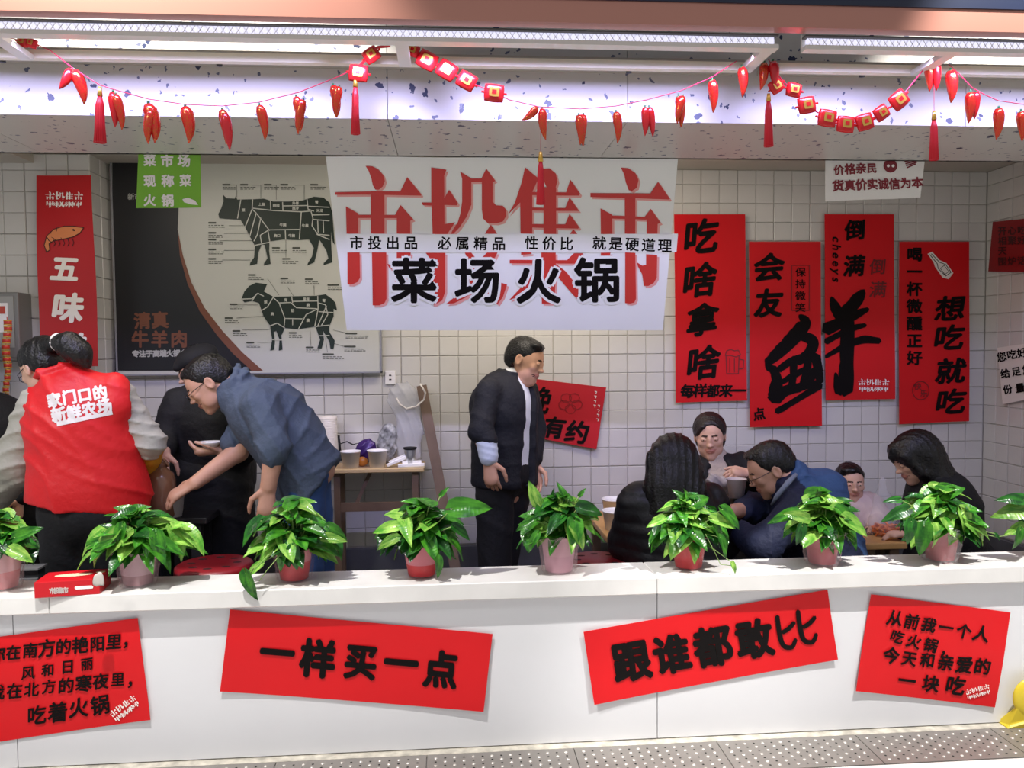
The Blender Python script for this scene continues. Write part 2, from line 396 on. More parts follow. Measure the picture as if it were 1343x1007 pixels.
class Ink:
    """flat print: shapes given in photograph pixels and mapped onto the sheet they are printed on"""
    def __init__(s, mp, lift=.002, fine=0): s.mp = mp; s.lift = lift; s.mb = MB(); s.fine = fine
    def put(s, pts, faces, mi=0, lift=None):
        l = s.lift if lift is None else lift
        if s.fine:
            pts = [tuple(p) for p in pts]; todo = []; done = []
            for f in faces: todo += [(f[0], f[i], f[i+1]) for i in range(1, len(f)-1)]
            while todo:
                t = todo.pop(); e = [(pts[t[i]][0]-pts[t[(i+1) % 3]][0])**2+(pts[t[i]][1]-pts[t[(i+1) % 3]][1])**2 for i in range(3)]
                i = e.index(max(e))
                if e[i] <= s.fine**2: done.append(t); continue
                a, b, c = t[i], t[(i+1) % 3], t[(i+2) % 3]
                pts.append(((pts[a][0]+pts[b][0])/2, (pts[a][1]+pts[b][1])/2, pts[a][2] if len(pts[a]) > 2 else 0)); m = len(pts)-1
                todo += [(a, m, c), (m, b, c)]
            faces = done
        s.mb.add([s.mp(p[0], p[1], l+(p[2] if len(p) > 2 else 0)) for p in pts], faces, mi)
    def poly(s, pts, mi=0, lift=None):
        from mathutils.geometry import tessellate_polygon
        s.put(pts, [t for t in tessellate_polygon([[Vector((x, y, 0)) for x, y in pts]])], mi, lift)
    def line(s, pts, w, mi=0, lift=None):
        for a, b in zip(pts, pts[1:]): s.stroke([(a[0], a[1], w), (b[0], b[1], w)], mi, lift, False)
    def stroke(s, pts, mi=0, lift=None, rough=True):
        """brush stroke: points (x, y, width), smoothed, with rounded ends"""
        P_ = [Vector(p) for p in pts]; q = []
        if len(P_) > 2:
            for i in range(len(P_)-1):
                a, b, c, d = P_[max(i-1, 0)], P_[i], P_[i+1], P_[min(i+2, len(P_)-1)]
                for t in (0, .25, .5, .75): q.append(.5*((2*b)+(c-a)*t+(2*a-5*b+4*c-d)*t*t+(3*b-a-3*c+d)*t**3))
            q.append(P_[-1])
        else: q = [P_[0], P_[0].lerp(P_[1], .5), P_[1]]
        L = []; R = []
        for i, p in enumerate(q):
            d = (q[min(i+1, len(q)-1)]-q[max(i-1, 0)]); d = Vector((d.x, d.y))
            if d.length < 1e-6: d = Vector((1, 0))
            d.normalize(); n = Vector((-d.y, d.x)); w = p.z/2
            j = (1+random.uniform(-.08, .08)) if rough else 1
            L.append((p.x+n.x*w*j, p.y+n.y*w*j)); R.append((p.x-n.x*w, p.y-n.y*w))
        d0 = Vector((q[0].x-q[1].x, q[0].y-q[1].y)).normalized()*q[0].z*.38
        d1 = Vector((q[-1].x-q[-2].x, q[-1].y-q[-2].y)).normalized()*q[-1].z*.38
        n = len(q); pts2 = L+R+[(q[0].x+d0.x, q[0].y+d0.y), (q[-1].x+d1.x, q[-1].y+d1.y)]
        fs = [(i, i+1, n+i+1, n+i) for i in range(n-1)]+[(0, n, 2*n), (n-1, 2*n+1, 2*n-1)]
        s.put(pts2, fs, mi, lift)
    def char(s, ch, x, y, size, rot=0, sx=1, sy=1, bold=.01, mi=0, shear=0, lift=None):
        v, f = glyph(ch, bold); c, n = math.cos(rot), math.sin(rot)
        out = []; n1 = len(v)//9 if bold > .008 else len(v)
        for i_, (a, b) in enumerate(v):
            a = (a+b*shear)*sx*size; b = -b*sy*size
            out.append((x+a*c-b*n, y+a*n+b*c, (i_//n1)*5e-5))
        s.put(out, f, mi, lift)
    def text(s, t, p0, p1, size, bold=.01, mi=0, jit=0, sx=1, sy=1, shear=0, lift=None, upright=False):
        """characters spread from p0 to p1 (their centres)"""
        n = len(t); r = random.Random(hash(len(t)*131+ord(t[0])) % 999)
        ang = 0 if upright else math.atan2(p1[1]-p0[1], p1[0]-p0[0])
        for i, ch in enumerate(t):
            if ch == ' ': continue
            k = i/max(1, n-1); x = p0[0]+(p1[0]-p0[0])*k; y = p0[1]+(p1[1]-p0[1])*k
            z = size*(1+r.uniform(-jit, jit))
            s.char(ch, x+r.uniform(-jit, jit)*size*.2, y+r.uniform(-jit, jit)*size*.4, z, ang+r.uniform(-jit, jit)*.35, sx, sy, bold, mi, shear, lift)
    def obj(s, name, mats, parent): return s.mb.obj(name, mats, parent)
def plane_map(Y, disp=None):
    def f(x, y, l):
        p = P(x, y, Y if not callable(Y) else Y(x, y))
        if disp: p.y += disp(x, y)
        p.y -= l; return p
    return f
M_ink = mat('black_ink', '#0e0a0a', .8, spec=.15)
M_red = mat('red_paper', '#d40f18', .5, var=.04, vscale=3, spec=.3)
M_red2 = mat('red_paper_deep', '#a80f16', .5)
M_wink = mat('white_ink', '#f3ece6', .5)
M_white = mat('white_vinyl', '#efeeea', .3)
def sheet(name, mp, corners, mats, parent=None, nu=10, nv=14, thick=.0012, back=1):
    """a thin sheet through four pixel corners (tl, tr, br, bl), following the map's own curl"""
    tl, tr, br, bl = [Vector(c) for c in corners]; vs = []; fs = []
    for k in (0, 1):
        for j in range(nv+1):
            for i in range(nu+1):
                u, v = i/nu, j/nv
                q = (tl.lerp(tr, u)).lerp(bl.lerp(br, u), v)
                vs.append(mp(q.x, q.y, 0 if k == 0 else -thick))
    n = (nu+1)*(nv+1); g = lambda i, j, k: k*n+j*(nu+1)+i
    for j in range(nv):
        for i in range(nu):
            fs.append((g(i, j, 0), g(i, j+1, 0), g(i+1, j+1, 0), g(i+1, j, 0))); fs.append((g(i, j, 1), g(i+1, j, 1), g(i+1, j+1, 1), g(i, j+1, 1)))
    def edge(a, b):      # the sheet's thin rim keeps its own corners, so that the face stays flat-looking
        k = len(vs); vs.extend([vs[a], vs[b], vs[b+n], vs[a+n]]); fs.append((k, k+1, k+2, k+3))
    for i in range(nu): edge(g(i, 0, 0), g(i+1, 0, 0)); edge(g(i+1, nv, 0), g(i, nv, 0))
    for j in range(nv): edge(g(0, j+1, 0), g(0, j, 0)); edge(g(nu, j, 0), g(nu, j+1, 0))
    mb = MB(); mb.add(vs, fs); return mb.obj(name, mats, parent, True)
def tea(t): return [(x, y) for x, y in t]
# the market's own heavy display lettering, traced as polygons (a: left half, b: right half), in crop units of 4.379 to a pixel
LOGO_A = [
 [(262, 80), (300, 82), (335, 100), (362, 130), (372, 165), (360, 198), (338, 216), (318, 216), (303, 190), (295, 150), (280, 110)],
 [(85, 228), (460, 225), (500, 142), (580, 240), (578, 248), (85, 243)], [(292, 225), (370, 225), (370, 467), (292, 467)],
 [(148, 310), (220, 352), (220, 467), (152, 467)], [(220, 360), (440, 360), (440, 378), (220, 378)],
 [(430, 360), (462, 303), (535, 385), (518, 392), (518, 467), (440, 467), (440, 378)],
 [(637, 85), (725, 98), (712, 130), (714, 410), (775, 400), (730, 467), (645, 467), (640, 305), (590, 303), (583, 287), (638, 287)],
 [(712, 262), (740, 212), (790, 290), (785, 303), (712, 300)],
 [(803, 108), (870, 150), (925, 150), (953, 95), (1005, 165), (990, 172), (990, 285), (1010, 305), (1048, 308), (1066, 330), (1068, 365), (1048, 398), (1010, 408), (960, 405), (935, 380), (928, 330), (928, 170), (868, 170), (868, 300), (840, 370), (800, 430), (765, 467), (750, 467), (760, 445), (790, 400), (805, 350), (815, 280), (815, 150)],
 [(980, 415), (1013, 467), (945, 467)],
 [(157, 575), (228, 575), (230, 720), (215, 745), (185, 758), (158, 758)], [(298, 575), (380, 575), (382, 840), (370, 865), (340, 878), (302, 878)],
 [(440, 575), (520, 575), (515, 660), (490, 720), (455, 755), (425, 760), (440, 690)], [(385, 640), (450, 655), (450, 672), (400, 668)],
 [(605, 575), (718, 575), (718, 800), (700, 850), (660, 872), (640, 872), (640, 620)],
 [(830, 575), (868, 575), (903, 628), (958, 575), (1018, 575), (965, 680), (905, 770), (840, 830), (770, 865), (722, 870), (760, 840), (830, 770), (880, 690), (860, 640)],
 [(905, 700), (960, 690), (1015, 740), (1072, 760), (1048, 830), (1018, 872), (985, 850), (940, 790)]]
LOGO_B = [
 [(168, 88), (245, 150), (210, 230), (210, 467), (142, 467), (140, 290), (70, 358), (110, 290), (150, 170)],
 [(275, 95), (310, 92), (345, 120), (355, 165), (345, 200), (315, 214), (295, 205), (278, 170)], [(275, 200), (348, 200), (348, 467), (275, 467)],
 [(205, 228), (405, 228), (430, 155), (485, 235), (480, 247), (205, 247)], [(205, 318), (400, 318), (425, 258), (480, 335), (205, 335)],
 [(205, 412), (400, 412), (425, 352), (480, 428), (475, 437), (205, 432)], [(447, 440), (468, 467), (427, 467)],
 [(145, 575), (205, 575), (205, 583), (145, 590)], [(80, 618), (410, 618), (450, 578), (500, 578), (515, 600), (500, 638), (80, 638)],
 [(262, 575), (345, 575), (345, 640), (340, 820), (320, 868), (265, 868)], [(262, 640), (262, 700), (200, 780), (150, 820), (75, 850), (150, 770)],
 [(345, 640), (400, 680), (480, 780), (520, 840), (490, 862), (430, 800), (345, 700)],
 [(718, 88), (760, 92), (800, 120), (818, 160), (808, 205), (780, 224), (762, 218), (745, 170), (738, 130)],
 [(545, 232), (885, 238), (930, 170), (998, 268), (990, 272), (545, 255)], [(740, 240), (800, 240), (800, 470), (740, 467)],
 [(603, 320), (670, 358), (670, 467), (605, 467)], [(670, 362), (862, 372), (862, 388), (670, 380)],
 [(850, 375), (888, 325), (945, 405), (928, 412), (926, 478), (865, 475), (865, 388)],
 [(742, 575), (800, 578), (805, 840), (795, 862), (770, 868), (742, 865)],
 [(810, 632), (840, 650), (862, 645), (862, 585), (925, 590), (922, 720), (905, 750), (875, 767), (850, 767), (840, 700), (815, 655)],
 [(605, 575), (660, 575), (655, 592), (605, 592)]]
def biglogo(ink, fn, mi, lift, lower=True):
    for polys, ox in ((LOGO_A, 420), (LOGO_B, 650)):
        for p in polys:
            ink.poly([fn(ox+x/4.379, 200+y/4.379) for x, y in p], mi, lift)
def logo(mp, cx, cy, w, rot, parent, lift=.0022):
    """the small white market mark used on the banners"""
    ink = Ink(mp, lift); s = w/445.0; c, n = math.cos(rot), math.sin(rot)
    def fn(x, y):
        a, b = (x-658)*s, (y-308)*s*1.02; return (cx+a*c-b*n, cy+a*n+b*c)
    biglogo(ink, fn, 0, lift)
    x0 = Vector((cx, cy)); d = Vector((c, n))
    ink.text('市投出品必属精品', tuple(x0-d*w*.36+Vector((-n, c))*w*.12), tuple(x0+d*w*.36+Vector((-n, c))*w*.12), w*.085, .03, 0)
    return ink.obj('logo', M_wink, parent)

# ---- the big white banner hanging from the beam
def yb(x, y): return 3.118+(y-205)/228*.37
def wv(x, y): return .006*math.sin(x*.035)+.004*math.sin(x*.09+y*.02)*(y-205)/228+max(0, (x-850)/40)*-.012*(y-205)/228
mpB = plane_map(yb, wv)
bn = thing('hanging_banner', 'big white banner with red market lettering and black characters hanging from the beam', 'banner', (P(658, 205, 3.118)[:]))
sheet('sheet', mpB, [(427, 205), (889, 208), (868, 433), (455, 433)], M_white, bn, 40, 16)
ink = Ink(mpB, .002, 12); sh = lambda x, y: (x+2.6, y+2.6)
biglogo(ink, sh, 0, .0022); biglogo(ink, lambda x, y: (x, y), 1, .0030)
ink.poly([(452, 307), (888, 307), (886, 331), (453, 331)], 2, .0036)
ink.obj('red_lettering', [mat('pink_ink', '#e9a29a', .5), mat('red_ink', '#cc2420', .4), M_white], bn)
ink = Ink(mpB, .0042, 12)
for t, a, b in (('市投出品', (468, 319), (539, 319)), ('必属精品', (583, 319), (654, 320)), ('性价比', (697, 319), (743, 320)), ('就是硬道理', (786, 319), (871, 323))):
    ink.text(t, a, b, 18.5, .018)
ink.obj('slogan', M_ink, bn)
ink = Ink(mpB, .0048, 12)
for ch, x, y in (('菜', 543, 369), ('场', 626, 369), ('火', 706, 370), ('锅', 783, 368)):
    ink.char(ch, x, y, 61, 0, 1, 1.0, .075, 0, 0, .0042)
    ink.char(ch, x, y, 61, 0, 1, 1.0, .026, 1, 0, .0052)
# flared triangular ends as on the printed serif characters
for x, y, w in ((566, 347, 8), (566, 375, 7), (640, 352, 8), (800, 345, 6)):
    ink.poly([(x-w, y+2), (x+1, y-w), (x+w, y+2)], 1, .0052)
ink.obj('black_lettering', [M_white, M_ink], bn)

# ---- red couplets on the back wall
def couplet(label, corners, Y=YB-.022, name='wall_banner', cat='banner', group='red paper banners on the back wall', curl=.006, ph=0, m=None, nu=8, nv=20):
    cx = sum(c[0] for c in corners)/4; ty = min(c[1] for c in corners)
    x0 = min(c[0] for c in corners); x1 = max(c[0] for c in corners); y0 = ty; y1 = max(c[1] for c in corners)
    def disp(x, y):
        u = (x-x0)/(x1-x0)*2-1; v = (y-y0)/(y1-y0)
        return -curl*abs(u)**3*(.4+v)-curl*.35*math.sin(v*6+ph+u)
    mp = plane_map(Y, disp)
    r = thing(name, label, cat, P(cx, ty, Y)[:], group)
    sheet('sheet', mp, corners, m or M_red, r, nu, nv)
    return r, mp
r, mp = couplet('tall red banner with brush writing and a beer mug, next to the white banner', [(884, 281), (977, 281), (979, 525), (886, 528)])
ink = Ink(mp, .003)
for ch, x, y, s in (('吃', 919, 311, 47), ('啥', 917, 368, 46), ('拿', 921, 420, 43), ('啥', 922, 476, 45)):
    ink.char(ch, x, y, s, -.12, 1, 1, .028, 0, .22)
ink.text('每样都来一', (901, 513), (969, 512), 18, .03, 0, .08, shear=.15)
for a in ([(952, 466), (953, 490), (968, 490), (969, 466)], [(957, 470), (957, 488)], [(963, 470), (963, 488)], [(969, 471), (975, 472), (974, 483), (968, 484)]): ink.line(a, 1.1, 1)
ink.line([(951, 466), (953, 460), (958, 458), (963, 460), (968, 459), (971, 465), (965, 468), (958, 466), (951, 466)], 1.1, 1)
ink.obj('lettering', [M_ink, mat('dark_red_ink', '#6d0d12', .5)], r)
r, mp = couplet('red banner with a huge black brush fish character and two smaller ones above', [(982, 317), (1076, 317), (1077, 558), (983, 560)], ph=1)
ink = Ink(mp, .003)
ink.char('会', 1008, 351, 40, -.08, 1.05, .95, .03, 0, .15); ink.char('友', 1008, 398, 38, -.05, 1, 1, .035, 0, .15)
for i, ch in enumerate('保持微笑'): ink.char(ch, 1049.5, 357+i*15.5, 14, 0, 1, .9, .012, 0)
ink.line([(1038, 348), (1061, 348), (1061, 407), (1038, 407), (1038, 348)], .9, 1)
ink.char('点', 995, 543, 17, -.15, 1, 1, .03)
br = lambda t: [(980+x/5.3, 380+y/5.3, w/5.3) for x, y, w in t]
for t in ([(365, 180, 30), (400, 225, 85), (350, 300, 100), (270, 385, 95), (190, 460, 80), (140, 510, 50)], [(140, 480, 40), (150, 545, 45), (165, 560, 20)],
          [(370, 320, 60), (440, 345, 80), (455, 390, 75), (415, 450, 70), (350, 500, 60)], [(410, 440, 70), (418, 520, 55), (405, 600, 60), (380, 680, 45)],
          [(175, 540, 55), (205, 620, 75), (195, 700, 95), (180, 760, 80)], [(200, 770, 60), (270, 700, 75), (380, 670, 60), (440, 600, 70), (500, 540, 60)],
          [(220, 555, 45), (300, 500, 55), (420, 465, 60), (490, 480, 60)], [(230, 650, 30), (310, 600, 45), (430, 540, 40)], [(320, 480, 60), (320, 590, 50), (300, 700, 55)],
          [(250, 720, 30), (380, 680, 40), (500, 640, 45)], [(205, 845, 45), (300, 790, 42), (420, 715, 45), (502, 665, 50)], [(470, 460, 70), (490, 560, 60), (500, 640, 50)]): ink.stroke(br(t))
ink.obj('lettering', [M_ink, mat('dark_red_ink', '#6d0d12', .5)], r)
r, mp = couplet('red banner with a huge black brush sheep character and the white market mark', [(1081, 281), (1172, 281), (1173, 523), (1082, 525)], ph=2)
ink = Ink(mp, .003)
ink.char('倒', 1121, 302, 28, -.05, 1, 1, .03, 0, .1); ink.char('满', 1120, 349, 29, -.05, 1, 1, .03, 0, .15)
ink.char('倒', 1151, 350, 22, 0, 1, 1, .012, 1, .1); ink.char('满', 1151, 380, 23, 0, 1, 1, .012, 1, .1)
for i, ch in enumerate('cheeys'): ink.char(ch, 1097, 314+i*10.6, 16, PI/2, 1, 1, .02, 0, .2)
for t in ([(585, 55, 25), (605, 110, 70), (640, 180, 80), (670, 230, 60)], [(805, 10, 45), (770, 60, 85), (710, 130, 90), (650, 190, 80)], [(838, 135, 30), (760, 170, 60), (650, 225, 80), (545, 275, 90)],
          [(820, 245, 28), (740, 265, 45), (640, 310, 40), (545, 360, 45)], [(915, 355, 42), (820, 345, 55), (740, 365, 50), (640, 410, 40), (542, 465, 26)],
          [(700, 220, 90), (695, 350, 100), (690, 500, 95), (685, 610, 110), (675, 700, 115)], [(610, 580, 20), (625, 650, 60), (640, 710, 70)]): ink.stroke(br(t))
ink.obj('lettering', [M_ink, mat('dark_red_ink', '#6d0d12', .5)], r)
logo(mp, 1145, 505, 41, 0, r, .0032)
r, mp = couplet('red banner with a white bottle sticker and two columns of black brush writing', [(1179, 317), (1271, 317), (1270, 552), (1178, 556)], ph=3)
ink = Ink(mp, .003)
for i, ch in enumerate('喝一杯微醺正好'): ink.char(ch, 1199, 334+i*22.6, 21, 0, 1, .92, .03)
for ch, x, y in (('想', 1246, 405), ('吃', 1244, 443), ('就', 1246, 487), ('吃', 1246, 527)): ink.char(ch, x, y, 38, -.06, 1.05, .9, .028, 0, .2)
ink.stroke([(1207+11*math.cos(a), 512+12*math.sin(a), 1) for a in np.linspace(0, 2*PI, 12)], 1, None, False)
for ch, x, y in (('快', 1203, 507), ('乐', 1211, 516)): ink.char(ch, x, y, 10, 0, 1, 1, .01, 1)
ink.poly([(1216, 333), (1222, 330), (1232, 341), (1241, 345), (1250, 358), (1244, 366), (1236, 364), (1226, 350), (1224, 344)], 2, .0035)
ink.line([(1219, 334), (1229, 346), (1230, 352), (1240, 362), (1247, 357), (1240, 347), (1232, 344), (1221, 333)], .9, 0, .004)
ink.line([(1233, 352), (1238, 348), (1244, 356), (1239, 360), (1233, 352)], .7, 0, .004)
ink.obj('lettering', [M_ink, mat('dark_red_ink', '#8a0d12', .5), M_wink], r)
r, mp = couplet('tilted red paper with black brush writing and a faint flower, behind the standing man', [(704, 497), (795, 508), (782, 589), (689, 571)], ph=1, curl=.004, name='red_paper_sign', cat='sign', m=mat('red_paper_dark', '#bf0f1e', .5))
ink = Ink(mp, .003)
ink.char('今', 716, 500, 1, 0); ink.char('晚', 706, 525, 34, .1, 1, 1.1, .02, 0, .2); ink.char('有', 727, 561, 29, .1, 1, 1, .03, 0, .15); ink.char('约', 757, 567, 31, .1, 1, 1, .03, 0, .15)
for k in range(5):
    a = k*1.256+.3; c = (748+9*math.cos(a), 528+8*math.sin(a)); ink.line([(c[0]+7*math.cos(t), c[1]+6*math.sin(t)) for t in np.linspace(0, 6.28, 10)], .8, 1)
for (x, y0, n) in ((780, 513, 4), (784, 531, 4)):
    for k in range(n): ink.line([(x-k*.5, y0+k*6), (x+2.4-k*.5, y0+k*6+.4), (x+1.4-k*.5, y0+3+k*6)], .9, 2)
ink.obj('lettering', [M_ink, mat('dark_red_ink2', '#8a0d12', .5), M_wink], r)
# small red scrap behind the bending man
r, mp = couplet('small corner of red paper on the wall behind the man in the grey jacket', [(330, 500), (361, 500), (361, 513), (332, 520)], curl=.002, name='red_paper_sign', cat='sign')
# left red banner on the pillar
r, mp = couplet('red banner with a drawn prawn and white characters on the tiled pillar', [(48, 230), (120, 230), (132, 480), (55, 480)], Y=YP-.05, curl=.018, m=mat('red_vinyl', '#b81e22', .35))
ink = Ink(mp, .003)
for ch, x, y, s in (('五', 86, 353, 37), ('味', 89, 404, 42), ('道', 91, 457, 44)): ink.char(ch, x, y, s, .04, 1, .95, .035, 0, .1)
body = [(60, 322), (63, 310), (72, 301), (85, 297), (98, 297), (111, 299), (106, 306), (97, 311), (84, 314), (72, 316), (66, 320), (67, 328), (63, 331)]
ink.poly(body, 1, .003)
ink.line(body+[body[0]], 1.1, 2, .0036)
for a in ([(76, 299), (75, 307), (82, 313)], [(68, 304), (69, 311), (74, 315)], [(63, 311), (66, 316), (69, 318)]): ink.line(a, 1, 2, .0036)
ink.line([(97, 301.5), (99, 302.5)], 2.4, 2, .0038)
for k in range(5): ink.line([(72+k*6, 315-k*.4), (74+k*6, 320-k*.4), (72+k*6, 323)], .9, 2, .0034)
ink.obj('lettering', [M_wink, mat('prawn_orange', '#d8834f', .5), mat('prawn_line', '#3c1210', .5)], r)
logo(mp, 85, 262, 51, .01, r, .0032)

# ---- price sign and green sign hanging from the beam
def hang(x, y): return 3.112+(y-205)*.0006
mpH = plane_map(hang, lambda x, y: .004*math.sin(x*.06))
r = thing('price_sign', 'white paper sign with dark red writing and a tomato drawing hanging under the beam', 'sign', P(1146, 206, 3.112)[:])
sheet('sheet', mpH, [(1083, 205), (1213, 206), (1207, 259), (1083, 264)], mat('white_paper', '#e6e1da', .6), r, 12, 6)
ink = Ink(mpH)
ink.text('价格亲民', (1100, 223), (1143, 221), 14.5, .03, 0, .06); ink.text('货真价实诚信为本', (1099, 244), (1203, 240), 15, .03, 0, .06)
ink.poly([(1168+9.3*math.cos(a), 217.5+8.8*math.sin(a)) for a in np.linspace(0, 2*PI, 16, endpoint=False)])
for dx in (-3, 3.5): ink.poly([(1168+dx+2*math.cos(a), 217.5+2*math.sin(a)) for a in np.linspace(0, 2*PI, 8, endpoint=False)], 1, .003)
ink.line([(1163, 208), (1168, 211), (1173, 208)], 1.2)
for k in range(4): ink.line([(1187+k*1, 212+k*2.6), (1205-k*1.5, 208+k*2.4)], 1.6)
ink.obj('lettering', [mat('maroon_ink', '#7d1420', .5), M_wink], r)
r = thing('green_sign', 'bright green sign with white characters hanging under the beam', 'sign', P(222, 203, 3.112)[:])
sheet('sheet', mpH, [(182, 202), (263, 203), (264, 272), (179, 273)], mat('green_vinyl', '#79b52a', .4), r, 8, 6)
ink = Ink(mpH)
ink.text('菜市场', (197, 211), (241, 211), 17, .035, 0, .05); ink.text('现称菜', (197, 238), (243, 237), 16.5, .035, 0, .05); ink.text('火锅', (197, 263), (220, 263), 15.5, .035, 0, .05)
ink.poly([(239, 261), (246, 259), (256, 263), (260, 269), (250, 268), (241, 265)])
ink.obj('lettering', [M_wink], r)

# ---- signs on the side wall
def mpR(x, y, l):
    p = PX(x, y, XR-.02); p.x -= l; return p
r = thing('wall_banner', 'dark red paper banner with brush writing on the side wall', 'banner', PX(1320, 290, XR-.02)[:])
sheet('sheet', mpR, [(1302, 291), (1372, 284), (1372, 357), (1296, 356)], mat('red_paper_side', '#8e0f14', .5), r, 8, 6)  # paper of an even, darker red
ink = Ink(mpR)
for k, y in enumerate((303, 316, 329, 343)): ink.text(('开心吃火锅', '相聚好时光', '天天', '围炉话家常')[k][:5], (1315, y), (1366, y-2), 12, .02)
ink.obj('lettering', [mat('maroon_ink2', '#3d0a0d', .5)], r)
r = thing('wall_sign', 'white paper sign with black handwriting on the side wall', 'sign', PX(1330, 455, XR-.02)[:])
sheet('sheet', mpR, [(1308, 456), (1375, 446), (1378, 518), (1315, 530)], mat('white_paper', '#e6e1da', .6), r, 8, 6)
ink = Ink(mpR)
ink.text('您吃好吃饱', (1314, 468), (1368, 457), 13, .025, 0, .06); ink.text('给足您的', (1319, 490), (1362, 482), 13, .025, 0, .06); ink.text('份量足', (1322, 511), (1355, 506), 13, .025, 0, .06)
ink.obj('lettering', [M_ink], r)

# ---- couplets on the counter front
def front(label, corners, ph=0, curl=.006):
    return couplet(label, corners, Y=2.694, group='red couplets on the counter front', name='counter_banner', curl=curl, ph=ph, nu=16, nv=8)
r, mp = front('red paper with four lines of brush handwriting beside the long one, under the red carton', [(-75, 845), (181, 810), (198, 943), (-62, 982)])
ink = Ink(mp, .0035)
ink.text('你在南方的艳阳里，', (-3, 857), (172, 838), 22, .022, 0, .12, shear=.15); ink.text('风和日丽', (38, 881), (115, 870), 19, .022, 0, .12, shear=.15)
ink.text('我在北方的寒夜里，', (-3, 908), (178, 889), 21, .022, 0, .12, shear=.15); ink.text('吃着火锅', (48, 938), (132, 924), 25, .022, 0, .12, shear=.15)
ink.obj('lettering', [M_ink], r); logo(mp, 164, 928, 42, -.66, r, .0038)
r, mp = front('long red paper tilting down with five bold black characters under the second plant', [(302, 799), (646, 831), (634, 932), (289, 906)], 1)
ink = Ink(mp, .0035)
for ch, x, y, s in (('一', 364, 856, 50), ('样', 417, 864, 52), ('买', 473, 868, 48), ('一', 526, 870, 50), ('点', 578, 878, 50)): ink.char(ch, x, y, s, .09, .92, 1, .038)
ink.obj('lettering', [M_ink], r)
r, mp = front('long red paper tilting up with five bold black characters under the middle plants', [(765, 828), (1085, 773), (1098, 864), (779, 923)], 2)
ink = Ink(mp, .0035)
for ch, x, y, s in (('跟', 828, 867, 54), ('谁', 881, 858, 52), ('都', 935, 848, 54), ('敢', 989, 838, 52)): ink.char(ch, x, y, s, -.17, .95, 1, .038)
for dx, dy in ((0, 0), (27, -7)):
    ink.stroke([(1019+dx, 808+dy, 6), (1022+dx, 830+dy, 6.5), (1027+dx, 846+dy, 6.5), (1038+dx, 848+dy, 6), (1043+dx, 838+dy, 5)], 0, None, False)
    ink.stroke([(1041+dx, 816+dy, 5.5), (1034+dx, 824+dy, 6), (1026+dx, 829+dy, 5.5)], 0, None, False)
ink.obj('lettering', [M_ink], r)
r, mp = front('red paper with four lines of brush handwriting near the yellow cushion-like object', [(1142, 779), (1325, 803), (1304, 927), (1121, 905)], 3)
r['label'] = 'red paper with four lines of brush handwriting, beside the long one tilting up'
ink = Ink(mp, .0035)
ink.text('从前我一个人', (1173, 811), (1286, 831), 22, .026, 0, .1, shear=.1); ink.text('吃火锅，', (1176, 835), (1243, 852), 18, .024, 0, .1, shear=.1)
ink.text('今天和亲爱的', (1168, 860), (1287, 874), 21, .026, 0, .1, shear=.1); ink.text('一块吃', (1188, 893), (1252, 899), 24, .026, 0, .1, shear=.1)
ink.obj('lettering', [M_ink], r); logo(mp, 1281, 906, 33, -.3, r, .0038)

# ---- butcher board with cow and sheep cuts
bd = thing('butcher_board', 'framed butcher board in black and white showing green cow and sheep cuts', 'board', P(320, 488, YB-.03)[:])
Yd = YB-.045; mpD = plane_map(Yd)
M_bw = mat('board_white', '#c9c9c1', .35); M_bb = mat('board_black', '#1a1b1e', .4); M_cow = mat('board_green', '#15261d', .45); M_br = mat('board_brown', '#7b4a36', .45)
mb = MB(); tl, brn = P(146, 200, Yd), P(499, 487, Yd)
mb.box(tl.x, brn.x, Yd+.001, Yd+.035, brn.z, tl.z); mb.obj('panel', M_bw, bd)
mb = MB(); w = .008
mb.box(tl.x-w, tl.x, Yd-.004, Yd+.035, brn.z-w, tl.z); mb.box(brn.x, brn.x+w, Yd-.004, Yd+.035, brn.z-w, tl.z); mb.box(tl.x-w, brn.x+w, Yd-.004, Yd+.035, brn.z-w, brn.z)
mb.obj('frame', mat('board_frame', '#9a9aa0', .4, .4), bd)
ink = Ink(mpD, .001)
arc = [(242, 200), (240, 225), (235, 262), (233, 300), (236, 335), (246, 372), (262, 408), (285, 440), (306, 464), (330, 486)]
ink.poly([(147, 200)]+arc+[(151, 486)], 0)
ink.poly([(233, 300), (236, 335), (246, 372), (262, 408), (285, 440), (306, 464), (330, 486), (345, 486), (318, 462), (292, 434), (268, 403), (251, 370), (240, 335)], 1, .0016)
ink.text('清真', (187, 421), (210, 420), 23, .03, 1, lift=.0018); ink.text('牛羊肉', (184, 445), (235, 445), 23, .03, 1, lift=.0018)
ink.text('专注于高端火锅食材', (178, 464), (250, 463), 9.5, .04, 2, lift=.0018)
ink.text('新市投', (172, 258), (190, 258), 9, .02, 2, lift=.0016)
ink.obj('print', [M_bb, M_br, mat('board_text', '#b9b9b4', .5)], bd)
k = 3.95; cw = lambda t: [(270+x/k, 220+y/k) for x, y in t]
ink = Ink(mpD, .002)
cow = [(65, 240), (80, 210), (92, 175), (90, 140), (108, 158), (150, 160), (155, 146), (163, 165), (250, 163), (300, 160), (350, 175), (430, 175), (500, 170), (560, 150), (610, 155), (640, 180), (655, 230), (662, 320), (668, 400), (658, 385), (648, 330), (650, 400), (655, 490), (610, 505), (612, 492), (635, 470), (625, 430), (600, 390), (588, 372), (575, 440), (562, 490), (525, 507), (530, 492), (550, 460), (560, 415), (535, 372), (480, 375), (400, 372), (330, 382), (328, 430), (336, 498), (300, 507), (302, 495), (320, 468), (305, 400), (288, 398), (272, 440), (266, 498), (228, 507), (230, 492), (250, 465), (255, 405), (230, 360), (205, 310), (180, 270), (100, 265), (70, 262)]
